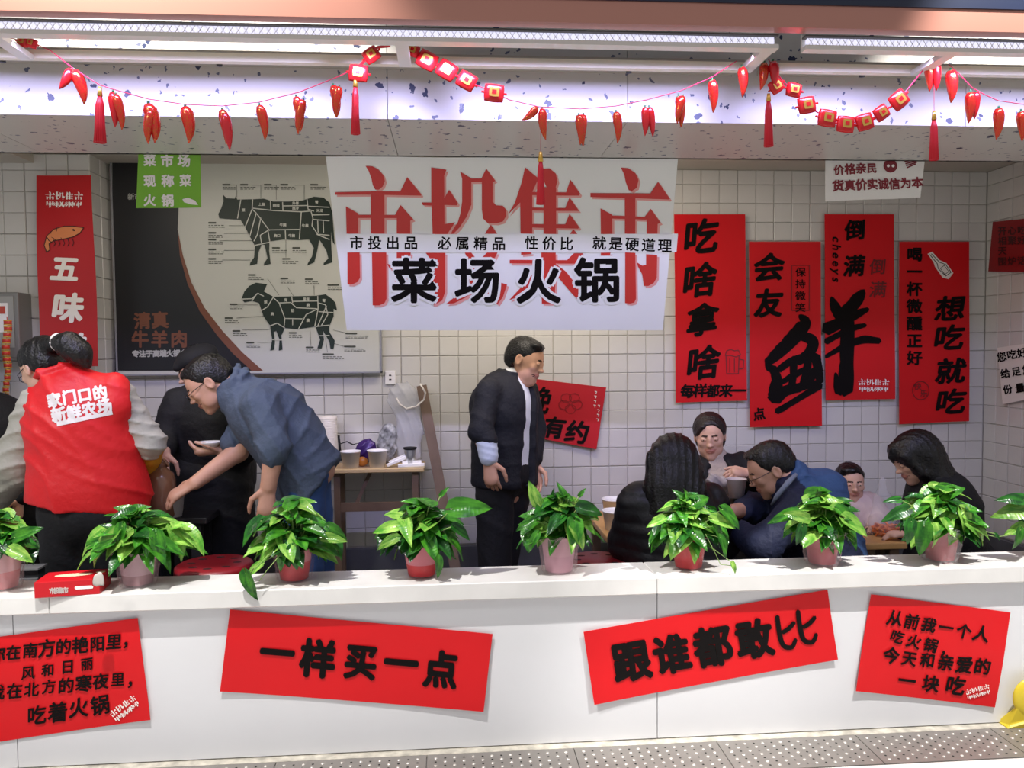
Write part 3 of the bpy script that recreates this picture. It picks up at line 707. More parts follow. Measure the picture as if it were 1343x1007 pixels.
sheep = [(185, 680), (200, 640), (225, 612), (260, 595), (318, 603), (300, 640), (350, 668), (570, 663), (620, 655), (655, 680), (672, 700), (680, 740), (662, 730), (662, 770), (640, 820), (640, 850), (668, 895), (662, 940), (645, 936), (640, 900), (615, 858), (605, 840), (612, 890), (600, 937), (578, 935), (592, 890), (568, 822), (480, 836), (410, 830), (392, 868), (398, 942), (378, 947), (382, 890), (365, 845), (352, 850), (358, 900), (354, 942), (334, 947), (344, 890), (333, 818), (300, 770), (275, 700), (240, 690), (200, 697)]
ink.poly(cw(cow), 0); ink.poly(cw(sheep), 0)
for t in ([(182, 165), (165, 262)], [(243, 165), (240, 215), (205, 305)], [(240, 215), (262, 235), (228, 355)], [(262, 235), (330, 325)], [(285, 260), (268, 345), (250, 380)], [(245, 210), (350, 222), (495, 228), (540, 225)],
          [(335, 170), (337, 218)], [(398, 178), (400, 222)], [(400, 198), (525, 196)], [(525, 165), (530, 215), (560, 225)], [(495, 228), (485, 370)], [(322, 322), (485, 320)], [(412, 322), (414, 372)], [(532, 200), (640, 205)], [(545, 225), (555, 260), (550, 300), (580, 345), (640, 350)],
          [(550, 245), (640, 243)], [(555, 268), (640, 275)], [(580, 275), (582, 335)], [(608, 275), (610, 335)], [(322, 325), (282, 350), (290, 398)], [(322, 325), (332, 382)], [(255, 402), (335, 385)], [(575, 345), (640, 372)]): ink.line(cw(t), 1.25, 1, .0028)
for t in ([(190, 680), (240, 678), (270, 650), (300, 665)], [(240, 690), (265, 652)], [(350, 670), (320, 720), (280, 745)], [(350, 672), (380, 700), (410, 780), (405, 830)], [(380, 700), (440, 698), (470, 725), (575, 730)], [(445, 668), (450, 700)], [(450, 692), (580, 690)], [(580, 665), (582, 730), (565, 820)], [(582, 730), (520, 760), (480, 835)],
          [(410, 780), (500, 782)], [(585, 700), (620, 710), (632, 760), (600, 815)], [(585, 745), (660, 750)], [(625, 715), (580, 820)], [(330, 820), (370, 805), (410, 830)], [(570, 822), (640, 815)], [(345, 890), (400, 892)], [(590, 870), (640, 868)], [(450, 785), (450, 815)]): ink.line(cw(t), 1.2, 1, .0028)
for x, y, t in ((195, 220, '颈'), (290, 190, '上脑'), (365, 196, '眼肉'), (465, 184, '外脊'), (465, 210, '西冷'), (400, 296, '牛腩'), (370, 352, '胸口'), (445, 352, '牛腩'), (575, 178, '臀'), (590, 222, '米龙'), (515, 300, '牛展'), (310, 695, '颈'), (345, 757, '肩'), (415, 685, '脊'), (520, 681, '里脊'), (450, 740, '肋'), (530, 710, '腩'), (530, 790, '腹'), (612, 688, '臀')):
    a = cw([(x, y)])[0]; n = len(t); ink.text(t, (a[0]-2.2*(n-1), a[1]), (a[0]+2.2*(n-1), a[1]), 4.4, .03, 1, lift=.003)
ink.obj('animal_cuts', [M_cow, M_bw], bd)
ink = Ink(mpD, .002); rr = random.Random(3)
def note(x, y, w=16, rows=2):
    a = cw([(x, y)])[0]; ink.line([a, (a[0]+w*.55, a[1])], 2.0, 0)
    for q in range(rows):
        xx = a[0]
        while xx < a[0]+w: d = rr.uniform(1.5, 4); ink.line([(xx, a[1]+3.4+q*2.4), (xx+d, a[1]+3.4+q*2.4)], .8, 0); xx += d+rr.uniform(.6, 2)
for x, y in ((88, 88), (180, 88), (303, 88), (388, 88), (543, 88), (15, 285), (15, 337), (15, 372), (15, 423), (15, 472), (220, 555), (388, 573), (515, 577), (632, 607), (125, 707), (100, 778), (140, 845), (212, 905), (432, 855), (520, 930), (605, 965), (725, 858), (718, 925), (345, 415), (450, 415), (398, 472)): note(x, y, 26 if x > 600 else 17)
for t in ([(130, 90), (160, 90), (160, 150)], [(235, 90), (285, 90), (285, 155)], [(340, 90), (365, 90), (365, 165)], [(460, 90), (510, 90), (510, 165)], [(120, 300), (195, 300)], [(95, 340), (235, 340)], [(70, 378), (245, 378)], [(95, 428), (250, 428)], [(85, 478), (230, 478)], [(320, 575), (380, 660)], [(425, 620), (455, 665)], [(560, 610), (562, 660)], [(160, 710), (270, 710)], [(160, 778), (300, 768)], [(190, 840), (330, 838)], [(265, 903), (340, 903)], [(540, 840), (545, 925)], [(620, 880), (630, 955)], [(660, 840), (725, 855)], [(665, 910), (720, 925)], [(415, 375), (415, 465)]): ink.line(cw(t), .45, 0)
tag(ink.obj('fine_print', [mat('fine_ink', '#45483f', .6)], bd), kind='stuff')
# ------------------------------------------------------------------ figures: one continuous surface each, from blended limbs
def nets(axes, fld):
    """surface of fld = 0 on a grid with uneven spacing -> verts, quads"""
    X, Y, Z = axes; s = fld < 0; nx, ny, nz = fld.shape
    c = np.zeros((nx-1, ny-1, nz-1), np.int8)
    for a in (0, 1):
        for b in (0, 1):
            for d in (0, 1): c += s[a:nx-1+a, b:ny-1+b, d:nz-1+d]
    act = np.argwhere((c > 0) & (c < 8))
    if not len(act): return np.zeros((0, 3)), []
    idx = -np.ones((nx-1, ny-1, nz-1), np.int64); idx[tuple(act.T)] = np.arange(len(act))
    acc = np.zeros((len(act), 3)); cnt = np.zeros(len(act)); i, j, k = act.T
    A = [X, Y, Z]
    for ax in range(3):
        o1, o2 = [q for q in range(3) if q != ax]
        for u in (0, 1):
            for v in (0, 1):
                p = [i.copy(), j.copy(), k.copy()]; p[o1] = p[o1]+u; p[o2] = p[o2]+v
                q = [w.copy() for w in p]; q[ax] = q[ax]+1
                f0 = fld[tuple(p)]; f1 = fld[tuple(q)]; m = (f0 < 0) != (f1 < 0)
                t = np.where(m, f0/np.where(f0 == f1, 1, f0-f1), 0)
                pt = np.stack([A[w][p[w]] for w in range(3)], 1).astype(float)
                pt[:, ax] += t*(A[ax][q[ax]]-A[ax][p[ax]])
                acc[m] += pt[m]; cnt[m] += 1
    verts = acc/cnt[:, None]; faces = []
    for ax in range(3):
        o1, o2 = [(1, 2), (2, 0), (0, 1)][ax]
        sl0 = [slice(None)]*3; sl1 = [slice(None)]*3
        for o in (o1, o2): sl0[o] = slice(1, -1); sl1[o] = slice(1, -1)
        sl0[ax] = slice(0, -1); sl1[ax] = slice(1, None)
        s0, s1 = s[tuple(sl0)], s[tuple(sl1)]
        e = np.argwhere(s0 != s1)
        if not len(e): continue
        ins = s0[tuple(e.T)]
        b = e.copy(); b[:, o1] += 1; b[:, o2] += 1
        q = []
        for d1, d2 in ((-1, -1), (0, -1), (0, 0), (-1, 0)):
            w = b.copy(); w[:, o1] += d1; w[:, o2] += d2; q.append(idx[tuple(w.T)])
        q = np.stack(q, 1); q[~ins] = q[~ins][:, ::-1]; faces.append(q)
    return verts, np.concatenate(faces)
def smin(a, b, k): 
    h = np.clip(.5+.5*(b-a)/k, 0, 1); return b+(a-b)*h-k*h*(1-h)
class Sdf:
    def __init__(s): s.p = []
    # every shape: (function, box, blend, material, operation)
    def _add(s, fn, lo, hi, k, m, op): s.p.append((fn, None if lo is None else np.array(lo, float), None if hi is None else np.array(hi, float), k, m, op)); return s
    def cone(s, a, b, ra, rb=None, k=.02, m=0, op='+', flat=None):
        """limb from a to b; flat=(axis, factor) squashes it across that axis"""
        a = np.array(a, float); b = np.array(b, float); rb = ra if rb is None else rb; r = max(ra, rb)
        ba = b-a; L = max(1e-9, ba@ba)
        def fn(x, y, z):
            px, py, pz = x-a[0], y-a[1], z-a[2]
            t = np.clip((px*ba[0]+py*ba[1]+pz*ba[2])/L, 0, 1)
            dx, dy, dz = px-ba[0]*t, py-ba[1]*t, pz-ba[2]*t
            if flat is not None:
                n, f = flat; w = (dx*n[0]+dy*n[1]+dz*n[2])*(1/f-1); dx, dy, dz = dx+n[0]*w, dy+n[1]*w, dz+n[2]*w
            return np.sqrt(dx*dx+dy*dy+dz*dz)-(ra+(rb-ra)*t)
        return s._add(fn, np.minimum(a, b)-r, np.maximum(a, b)+r, k, m, op)
    def chain(s, pts, k=.02, m=0, op='+', flat=None):
        for p, q in zip(pts, pts[1:]): s.cone(p[0], q[0], p[1], q[1], k, m, op, flat)
        return s
    def ell(s, c, r, R=None, k=.02, m=0, op='+'):
        """ellipsoid with radii r along the columns of R"""
        c = np.array(c, float); r = np.array(r, float); R = np.eye(3) if R is None else np.array(R, float); big = r.max(); sm = r.min()
        def fn(x, y, z):
            px, py, pz = x-c[0], y-c[1], z-c[2]
            q = [(px*R[0, i]+py*R[1, i]+pz*R[2, i])/r[i] for i in range(3)]
            l = np.sqrt(q[0]**2+q[1]**2+q[2]**2); l2 = np.sqrt((q[0]/r[0])**2+(q[1]/r[1])**2+(q[2]/r[2])**2)
            return np.where(l2 > 1e-6, l*(l-1)/np.maximum(l2, 1e-6), -sm)
        ext = np.abs(R)@r
        return s._add(fn, c-ext, c+ext, k, m, op)
    def cut(s, p, n, k=.004, m=0):
        """drop everything on the side of the plane the normal points to"""
        p = np.array(p, float); n = np.array(n, float); n /= np.linalg.norm(n)
        def fn(x, y, z): return -((x-p[0])*n[0]+(y-p[1])*n[1]+(z-p[2])*n[2])
        return s._add(fn, None, None, k, m, '-')
    def mesh(s, name, mats, parent, h=.009, fine=(), hf=.004, disp=None, smooth=1):
        """fine: list of (lo, hi) boxes in which the grid is finer"""
        pos = [p for p in s.p if p[5] == '+']
        lo = np.min([p[1] for p in pos], 0)-.03; hi = np.max([p[2] for p in pos], 0)+.03; axes = []
        for a in range(3):
            t = lo[a]; L = [t]
            while t < hi[a]:
                f = any(q[0][a]-h <= t <= q[1][a] for q in fine); t += hf if f else h; L.append(t)
            axes.append(np.array(L))
        X, Y, Z = axes; fld = np.full((len(X), len(Y), len(Z)), .25, np.float32)
        for fn, a, b, k, m, op in s.p:
            if a is None: sl = (slice(None),)*3
            else:
                mg = max(k, .03)+.02
                sl = tuple(slice(max(0, np.searchsorted(axes[i], a[i]-mg)-1), np.searchsorted(axes[i], b[i]+mg)+1) for i in range(3))
            x, y, z = X[sl[0]][:, None, None], Y[sl[1]][None, :, None], Z[sl[2]][None, None, :]
            d = fn(x, y, z).astype(np.float32); sub = fld[sl]
            if op == '+': fld[sl] = smin(sub, d, max(k, 1e-4))
            else: fld[sl] = -smin(-sub, d, max(k, 1e-4))
        if disp is not None:
            near = np.abs(fld) < .05; ii = np.argwhere(near)
            fld[near] += disp(X[ii[:, 0]], Y[ii[:, 1]], Z[ii[:, 2]]).astype(np.float32)
        v, f = nets(axes, fld)
        me = bpy.data.meshes.new(name)
        me.vertices.add(len(v)); me.vertices.foreach_set('co', v.astype(np.float32).ravel())
        me.loops.add(len(f)*4); me.loops.foreach_set('vertex_index', f.astype(np.int32).ravel())
        me.polygons.add(len(f)); me.polygons.foreach_set('loop_start', np.arange(0, len(f)*4, 4, dtype=np.int32))
        mi = None
        if isinstance(mats, (list, tuple)) and len(mats) > 1:
            c = v[f].mean(1); best = np.full(len(c), 9.); mi = np.zeros(len(c), np.int32)
            for fn, a, b, k, m, op in s.p:
                if a is None: continue
                d = np.abs(fn(c[:, 0], c[:, 1], c[:, 2])) if op == '-' else fn(c[:, 0], c[:, 1], c[:, 2])
                w = d < best-1e-5; best[w] = d[w]; mi[w] = m
        me.update(calc_edges=True)
        return mobj(name, me, mats, parent, True, mi)
def folds(amp, specs):
    """cloth folds: specs = (direction, wavelength, phase)"""
    def f(x, y, z):
        o = 0
        for (dx, dy, dz), wl, ph in specs:
            n = math.sqrt(dx*dx+dy*dy+dz*dz); q = (x*dx+y*dy+z*dz)/n
            w_ = 1-np.abs(np.sin(q*PI/wl+ph+1.3*np.sin(x*9+ph)+1.1*np.sin(z*11+y*7+ph*2)))
            o = o-(w_**2.2-.25)*2.2*(.5+.5*np.sin(x*7.3+z*6.1+y*5+ph*3))
        return amp*o/len(specs)
    return f
def basis(fwd, up):
    f = Vector(fwd).normalized(); u = Vector(up); u = (u-f*u.dot(f)).normalized(); r = f.cross(u)
    return f, u, r            # face direction, crown direction, the head's own right side
M_skin = mat('skin', '#cf9d81', .5, sub=.08, var=.05, vscale=30)
M_skin2 = mat('skin_fair', '#d8ab92', .5, sub=.08)
M_lip = mat('lips', '#b87a68', .5)
M_brow = mat('brow', '#33241d', .8)
M_eye = mat('eye_white', '#e8e2dc', .2); M_iris = mat('iris', '#160d09', .15)
M_hair = mat('black_hair', '#090708', .36, bump=.5, bscale=120)
def head(s, c, fwd, up, S=1.0, mouth=.0, ears=(1, 1)):
    """a head into the body's surface: c = centre between the ears, S = scale (1: 0.225 m tall)"""
    f, u, r = basis(fwd, up); R = np.array([list(r), list(f), list(u)]).T
    q = lambda a, b, d: np.array(Vector(c)+(r*a+f*b+u*d)*S)   # right, forward, up
    E = lambda p, rad, k=.012, m=0, op='+', RR=None: s.ell(p, np.array(rad)*S, R if RR is None else RR, k*S, m, op)
    E(q(0, -.012, .035), (.073, .092, .078)); E(q(0, .032, .0), (.066, .062, .088), .03)         # skull, face
    E(q(0, .045, -.062), (.046, .046, .042), .03); E(q(0, .074, -.093), (.020, .018, .017), .02)  # jaw, chin
    for a in (-1, 1):
        E(q(a*.044, .040, -.054), (.013, .026, .026), .02); E(q(a*.040, .071, -.012), (.020, .014, .015), .02)   # jaw corner, cheek
        E(q(a*.030, .090, .012), (.0165, .012, .0115), .008, 0, '-')                             # socket
        E(q(a*.030, .083, .011), (.0145, .0125, .0125), .002)                                     # lid over the ball
        E(q(a*.030, .0885, .0095), (.0115, .0075, .0030), .0015, 3)
        E(q(a*.030, .0925, .0095), (.0048, .005, .0034), .001, 4)
        s.cone(q(a*.016, .0965, .0305), q(a*.046, .083, .0275), .0020*S, .0012*S, .002, 2)          # brow
        if ears[0 if a < 0 else 1]:
            E(q(a*.075, -.006, .0), (.010, .019, .031), .006); E(q(a*.083, -.002, .002), (.006, .011, .020), .004, 0, '-')
    E(q(0, .094, .0), (.009, .012, .026), .014); E(q(0, .106, -.018), (.0115, .0125, .010), .008)   # nose bridge, tip
    for a in (-1, 1): E(q(a*.011, .099, -.021), (.007, .008, .007), .005)
    E(q(0, .090, -.048), (.021, .012, .0048), .004, 1); E(q(0, .089, -.057), (.018, .012, .0052), .004, 1)      # lips
    E(q(0, .1015, -.0525), (.015, .006, .0010+mouth), .002, 5, '-')
    return q
HM = [M_skin, M_lip, M_brow, M_eye, M_iris, mat('mouth_dark', '#4a1d1a', .6)]
HM2 = [M_skin2, M_lip, M_brow, M_eye, M_iris, mat('mouth_dark', '#4a1d1a', .6)]
def hand(s, w, d, n, S=1.0, curl=.5, spread=.0, thumb=1, k=.008):
    """hand: w wrist, d direction of the fingers, n normal of the back of the hand; thumb +1/-1 gives its side"""
    w = Vector(w); d = Vector(d).normalized(); n = Vector(n); n = (n-d*n.dot(d)).normalized(); t = d.cross(n)*thumb
    s.cone(w, w+d*.085*S, .026*S, .036*S, k*2, 0, '+', (np.array(n), .55))
    L = (.070, .080, .074, .058)
    for i in range(4):
        o = .027-.018*i
        a = w+d*.082*S+t*o*S; dd = (d+t*(.12-.08*i)*spread).normalized(); p = a; ang = 0
        for j, fr in enumerate((.45, .31, .24)):
            ang += curl*(.75, .8, .6)[j]
            v = dd*math.cos(ang)-n*math.sin(ang); e = p+v*L[i]*fr*S
            s.cone(p, e, (.0088, .008, .007)[j]*S, (.008, .007, .006)[j]*S, .003, 0); p = e
    a = w+d*.025*S+t*.028*S; b = a+(d*.6+t*.65-n*.25).normalized()*.042*S; c = b+(d*.9+t*.15-n*.35*(.4+curl)).normalized()*.034*S; e = c+(d*.95-t*.05-n*.35).normalized()*.025*S
    s.cone(a, b, .014*S, .0105*S, .008, 0); s.cone(b, c, .0105*S, .009*S, .003, 0); s.cone(c, e, .009*S, .007*S, .003, 0)
def mid(a, b, t): return Vector(a).lerp(Vector(b), t)
# ------------------------------------------------------------------ people
Z3 = Vector((0, 0, 1))
def V(*a): return Vector(a)
def nz(v): return Vector(v).normalized()
def np3(v): return np.array(tuple(v))
def torso(s, pts, f, inf=0, flat=.66, k=.028, m=0):
    """pts: [(point, half width)] from hips up to the neck base"""
    s.chain([(p, w+inf) for p, w in pts], k, m, '+', (np3(f), flat))
def limb(s, pts, k=.02, m=0): s.chain([(p, w) for p, w in pts], k, m)
def shoulders(s, a, b, w, f, inf=0, m=0, k=.03): s.cone(a, b, w+inf, w+inf, k, m, '+', (np3(f), .9))
def collar(s, c, n, r, t, gap=None, k=.006, m=0, h=.02):
    """standing collar: a ring around c with axis n; gap = direction left open"""
    n = nz(n); a = nz(n.cross(V(0, 1, .13))); b = n.cross(a); N = 14; pr = None
    for i in range(N+1):
        t_ = 2*PI*i/N; p = V(*c)+(a*math.cos(t_)+b*math.sin(t_))*r
        if gap is not None and nz(p-V(*c)).dot(nz(gap)) > .86: pr = None; continue
        if pr is not None: s.cone(pr, p, t, t, k, m); s.cone(pr+n*h, p+n*h, t, t*.8, k, m)
        pr = p
def legs(s, hips, knees, ankles, rh=.092, rk=.062, ra=.045, inf=0, m=0):
    for h, n, a in zip(hips, knees, ankles): limb(s, [(h, rh+inf), (n, rk+inf), (a, ra+inf)], .03, m)
def pants(root, m, hips, kn, an, f, rh=.098, rk=.078, ra=.062, name='trousers', h=.012, wide=.165, rc=.10, disp=None):
    s = Sdf(); legs(s, hips, kn, an, rh, rk, ra); c = (hips[0]+hips[1])/2; f = nz(f)
    s.ell(c+Z3*.03, (wide, wide, .13), None, .04); s.cone(hips[0]+Z3*.07, hips[1]+Z3*.07*rc*10, rc, rc, .05)
    return s.mesh(name, m, root, h, disp=disp or folds(.006, [((.2, 0, 1), .14, 0), ((1, 0, 1), .1, 1)]))
def feet(root, ankles, f, name='shoe'):
    s = Sdf(); f = nz(f)
    for a in ankles:
        b = V(a.x, a.y, .045); s.cone(b-f*.04, b+f*.13, .043, .036, .02); s.cone(b-f*.03+Z3*.03, b-f*.03+Z3*.05, .04, .045, .02)
        s.cut((0, 0, .004), (0, 0, -1))
    s.mesh('shoes', mat('shoe_black', '#17161a', .5), root, .012)
def person(label, base, group='people in the hot pot stall'):
    return thing('person', label, 'person', base)
def spectacles(root, q, S, far=(1, 1)):
    """glasses from the head's own frame q(right, forward, up)"""
    mb = MB()
    for a in (-1, 1):
        c = [Vector(q(a*.031+.020*math.cos(t), .112-.10*abs(a*.031+.020*math.cos(t)), .006+.0155*math.sin(t))) for t in np.linspace(0, 2*PI, 15)]
        mb.tube(c, .0014, 5, cap=False); mb.tube([Vector(q(a*.051, .104, .010)), Vector(q(a*.074, .07, .012)), Vector(q(a*.077, .0, .014))], .0015, 5)
    mb.tube([Vector(q(-.011, .1135, .008)), Vector(q(.011, .1135, .008))], .0014, 5)
    return mb.obj('glasses', mat('glasses_black', '#0d0d0f', .3), root, True)
HAIRFOLD = folds(.005, [((1, .3, .1), .028, 0), ((.2, 1, .1), .034, 1), ((1, -1, .2), .022, 2)])
def hair_short(root, q, S, back=.0, fringe=.0, m=None):
    s = Sdf(); f0 = Vector(q(0, 1, 0))-Vector(q(0, 0, 0)); u0 = Vector(q(0, 0, 1))-Vector(q(0, 0, 0)); r0 = Vector(q(1, 0, 0))-Vector(q(0, 0, 0))
    R = np.array([list(nz(r0)), list(nz(f0)), list(nz(u0))]).T
    s.ell(q(0, -.014, .043), np.array((.081, .099, .082))*S, R, .01)
    s.ell(q(0, -.045, .0), np.array((.072, .068, .07))*S, R, .02)
    s.ell(q(.02, .045, .095), np.array((.05, .035, .02))*S, R, .02)
    s.ell(q(0, .078, -.004+fringe), np.array((.085, .062, .077))*S, R, .008, 0, '-')           # face opening
    s.ell(q(0, .02, -.05), np.array((.1, .075, .062))*S, R, .01, 0, '-')
    s.cut(q(0, -.09, -.055-back), -nz(u0)+nz(f0)*-.1, .006)
    return s.mesh('hair', m or M_hair, root, .006, disp=HAIRFOLD)
def arm_pts(sh, el, wr, a=.05, b=.042, c=.030): return [(sh, a), (el, b), (wr, c)]
M_black = mat('black_cloth', '#0c0c10', .8, bump=.4, bscale=60)
M_navy = mat('navy_cloth', '#121a38', .75, bump=.4, bscale=60)
M_blue = mat('blue_cloth', '#35547f', .75, bump=.5, bscale=50)
M_dark = mat('dark_trousers', '#101014', .8, bump=.4, bscale=50)

# ---- standing man in the middle
Y = 3.82; J = lambda x, y, d=0: P(x, y, Y+d)
f = nz((.78, -.60, 0)); r_ = f.cross(Z3); root = person('man in open black jacket and white shirt standing sideways by the wall, looking down', (J(655, 700).x, Y, 0))
hc = J(688, 473, .0); hf_, hu, hr = basis((.84, -.42, -.34), (.15, 0, .97))
hipc = J(662, 626); ch = J(662, 535); nb = J(672, 500); shR = J(640, 516, -.14); shL = J(690, 514, .14)
elR = J(630, 565, -.22); wrR = J(641, 603, -.25); elL = J(702, 562, .12); wrL = J(700, 608, .02)
hips = [hipc+r_*.085, hipc-r_*.085]; kn = [V(J(648, 745).x, Y-.06, .47), V(J(655, 745).x, Y+.06, .47)]; an = [V(kn[0].x-.01, Y-.04, .08), V(kn[1].x-.01, Y+.09, .08)]
body = Sdf(); torso(body, [(hipc, .135), (hipc.lerp(ch, .5), .145), (ch, .165), (nb-Z3*.05, .085)], f); shoulders(body, shR, shL, .055, f)
limb(body, arm_pts(shR, elR, wrR)); limb(body, arm_pts(shL, elL, wrL)); legs(body, hips, kn, an); limb(body, [(nb-Z3*.05, .058), (hc-Z3*.05, .052)], .02)
hand(body, wrR, (.12, -.05, -1), (-.35, -.9, 0), .98, .42, .3, -1); hand(body, wrL, (.1, -.1, -1), (.4, .9, 0), .98, .5)
q = head(body, hc, hf_, hu, .93)
body.mesh('body', HM, root, .011, [(hc-V(.12, .12, .14), hc+V(.12, .12, .14)), (wrR-V(.05, .06, .19), wrR+V(.07, .05, .02))], .0042)
hair_short(root, q, .93)
s = Sdf(); torso(s, [(hipc, .158), (hipc.lerp(ch, .5), .152), (ch, .165), (nb-Z3*.045, .09)], f, 0, .76); shoulders(s, shR, shL, .05, f)
limb(s, [(nb-Z3*.06, .066), (nb+Z3*.012, .058)]); s.cut(hipc+Z3*.02, (0, 0, -1))
collar(s, nb+Z3*.005, (.12, -.1, 1), .058, .008, f, h=.025)
s.mesh('shirt', mat('shirt_white', '#e6e9ee', .7, bump=.3), root, .009, disp=folds(.003, [((.3, .2, 1), .09, 0), ((1, 0, .4), .07, 1)]))
s = Sdf(); torso(s, [(hipc-Z3*.0, .186), (hipc.lerp(ch, .5), .176), (ch, .186), (nb-Z3*.06, .105)], f, 0, .82); shoulders(s, shR, shL, .062, f)
limb(s, [(shR, .062), (elR, .054), (wrR+V(-.005, .01, .09), .048)]); limb(s, [(shL, .062), (elL, .054), (wrL+Z3*.03, .046)])
s.cut(hipc-Z3*.035, (-.05, 0, -1)); fr = hipc+f*.20
s.cone(nb+f*.09, ch+f*.155-r_*.01, .052, .045, .004, 0, '-'); s.cone(ch+f*.155-r_*.01, hipc+f*.150+r_*.015-Z3*.0, .045, .055, .004, 0, '-'); s.cone(hipc+f*.175-Z3*.02, hipc+f*.19-Z3*.3, .042, .08, .004, 0, '-')
collar(s, nb+Z3*.008, (.12, -.05, 1), .068, .011, f, h=.035)
s.mesh('jacket', mat('jacket_ink', '#0b0d17', .8, bump=.4, bscale=60), root, .0095, disp=folds(.006, [((.2, .2, 1), .12, 0), ((1, .2, .5), .09, 2), ((.3, 1, -.6), .07, 1)]))
s = Sdf(); limb(s, [(wrR+V(-.008, .01, .075), .048), (wrR+V(0, 0, .015), .044)]); s.mesh('cuff', mat('cuff_pale', '#cdd6e4', .7), root, .007, disp=folds(.002, [((.3, 0, 1), .03, 0)]))
pants(root, M_dark, hips, kn, an, f, name='trousers', wide=.125, rc=.075, rh=.095); feet(root, an, f)

# ---- stall worker in the red vest, back to the counter
Y = 3.22; J = lambda x, y, d=0: P(x, y, Y+d)
root = person('woman in a bright red vest with white lettering and grey sleeves, seen from behind', (J(105, 700).x, Y, 0))
up_ = nz(J(82, 500)-J(118, 670)); f = nz((-.25, 1, -.1)); f = nz(f-up_*f.dot(up_)); r_ = f.cross(up_)
hc = J(57, 482, .10); hf_, hu, hr = basis((-.72, .50, -.48), (-.35, .1, .93))
hipc = J(118, 668, .0); ch = J(100, 560); nb = J(84, 505, .03); shL = J(48, 532, .0); shR = J(150, 512, .03)
elL = J(24, 605, .05); wrL = J(-14, 668, .22); elR = J(197, 580, .05); wrR = J(192, 622, .24)
hips = [hipc+V(-.085, 0, -.04), hipc+V(.085, 0, -.04)]; kn = [V(J(82, 740).x, Y+.02, .46), V(J(125, 740).x, Y+.04, .46)]; an = [V(kn[0].x, Y, .08), V(kn[1].x+.02, Y+.02, .08)]
body = Sdf(); torso(body, [(hipc, .14), (hipc.lerp(ch, .5), .15), (ch, .17), (nb-up_*.05, .085)], f); shoulders(body, shR, shL, .055, f)
limb(body, arm_pts(shR, elR, wrR)); limb(body, arm_pts(shL, elL, wrL)); legs(body, hips, kn, an); limb(body, [(nb-up_*.05, .056), (hc-hu*.05, .052)], .02)
hand(body, wrR, (-.1, .5, -.8), (.8, .4, .2), .95, .6); hand(body, wrL, (-.3, .5, -.8), (-.8, .2, 0), .95, .5)
q = head(body, hc, hf_, hu, .93)
body.mesh('body', HM2, root, .012, [(hc-V(.12, .12, .13), hc+V(.12, .12, .13))], .0045)
spectacles(root, q, .93)
s = Sdf(); R = np.array([list(hr), list(hf_), list(hu)]).T
s.ell(q(0, -.018, .042), (.079, .094, .080), R, .01); s.ell(q(0, -.052, .0), (.07, .06, .068), R, .02)
s.ell(q(0, .086, -.022), (.07, .05, .078), R, .008, 0, '-'); s.ell(q(.075, .012, -.035), (.05, .035, .055), R, .006, 0, '-'); s.ell(q(-.075, .012, -.035), (.05, .035, .055), R, .006, 0, '-')
tie = J(78, 449, .0); s.cone(q(0, -.07, .06), tie, .045, .026, .02)
s.chain([(tie, .026), (J(90, 452, -.03), .045), (J(104, 463, -.03), .042), (J(114, 478, -.03), .018)], .03)
s.mesh('hair', M_hair, root, .006, disp=HAIRFOLD)
mb = MB(); a = nz(tie-Vector(q(0, -.07, .06))); b = nz(a.cross(V(0, 1, 0))); c = a.cross(b)
mb.tube([tie+(b*math.cos(t)+c*math.sin(t))*.031 for t in np.linspace(0, 2*PI, 14)], .0075, 6, cap=False); mb.obj('hair_tie', M_wink, root, True)
M_grey = mat('sleeve_grey', '#b4b1a4', .85, bump=.5, bscale=30)
s = Sdf(); limb(s, [(shL+V(.01, 0, 0), .078), (elL, .080), (wrL.lerp(elL, .3), .064)], .03); limb(s, [(shR, .066), (elR, .056), (elR.lerp(wrR, .12), .052)], .03)
s.mesh('sweater', M_grey, root, .008, disp=folds(.012, [((.25, 0, 1), .05, 0), ((-.3, .1, 1), .075, 1)]))
M_yel = mat('yellow_sleeve', '#d6a02a', .55, bump=.3)
s = Sdf(); limb(s, [(elR.lerp(wrR, .1), .056), (wrR, .044)]); limb(s, [(wrL.lerp(elL, .32), .060), (wrL, .045)]); s.mesh('oversleeve', M_yel, root, .009, disp=folds(.004, [((0, 0, 1), .05, 0)]))
M_vest = mat('vest_red', '#e21a20', .5, bump=.35, bscale=35)
s = Sdf()
torso(s, [(J(120, 672), .212), (J(117, 640), .212), (J(110, 590), .19), (J(103, 555), .185), (J(94, 526), .14)], f, 0, .66, .04)
s.cone(J(47, 524), J(150, 505), .042, .052, .05); s.cone(J(58, 545), J(153, 530), .07, .078, .05)
collar(s, J(80, 500, .03), up_+V(-.15, .1, 0), .078, .015, None, h=.04)
limb_ = Sdf()
n_h = nz(V(0, 0, -1)+V(-.19, 0, 0)*1.0); s.cut(J(118, 664), (-.17, 0, -1))
s.cone(shL-V(.075, 0, .05), elL+V(-.04, 0, .0), .06, .06, .012, 0, '-'); s.cone(shR+V(.085, 0, -.03), elR+V(.05, 0, .0), .055, .055, .012, 0, '-')
vest = s.mesh('vest', M_vest, root, .0075, disp=folds(.016, [((.75, 0, 1), .15, .5), ((.95, 0, 1), .11, 2.2), ((.45, 0, 1), .2, 1)]))
pants(root, M_dark, hips, kn, an, f, name='trousers', wide=.138, rh=.104); feet(root, an, f)
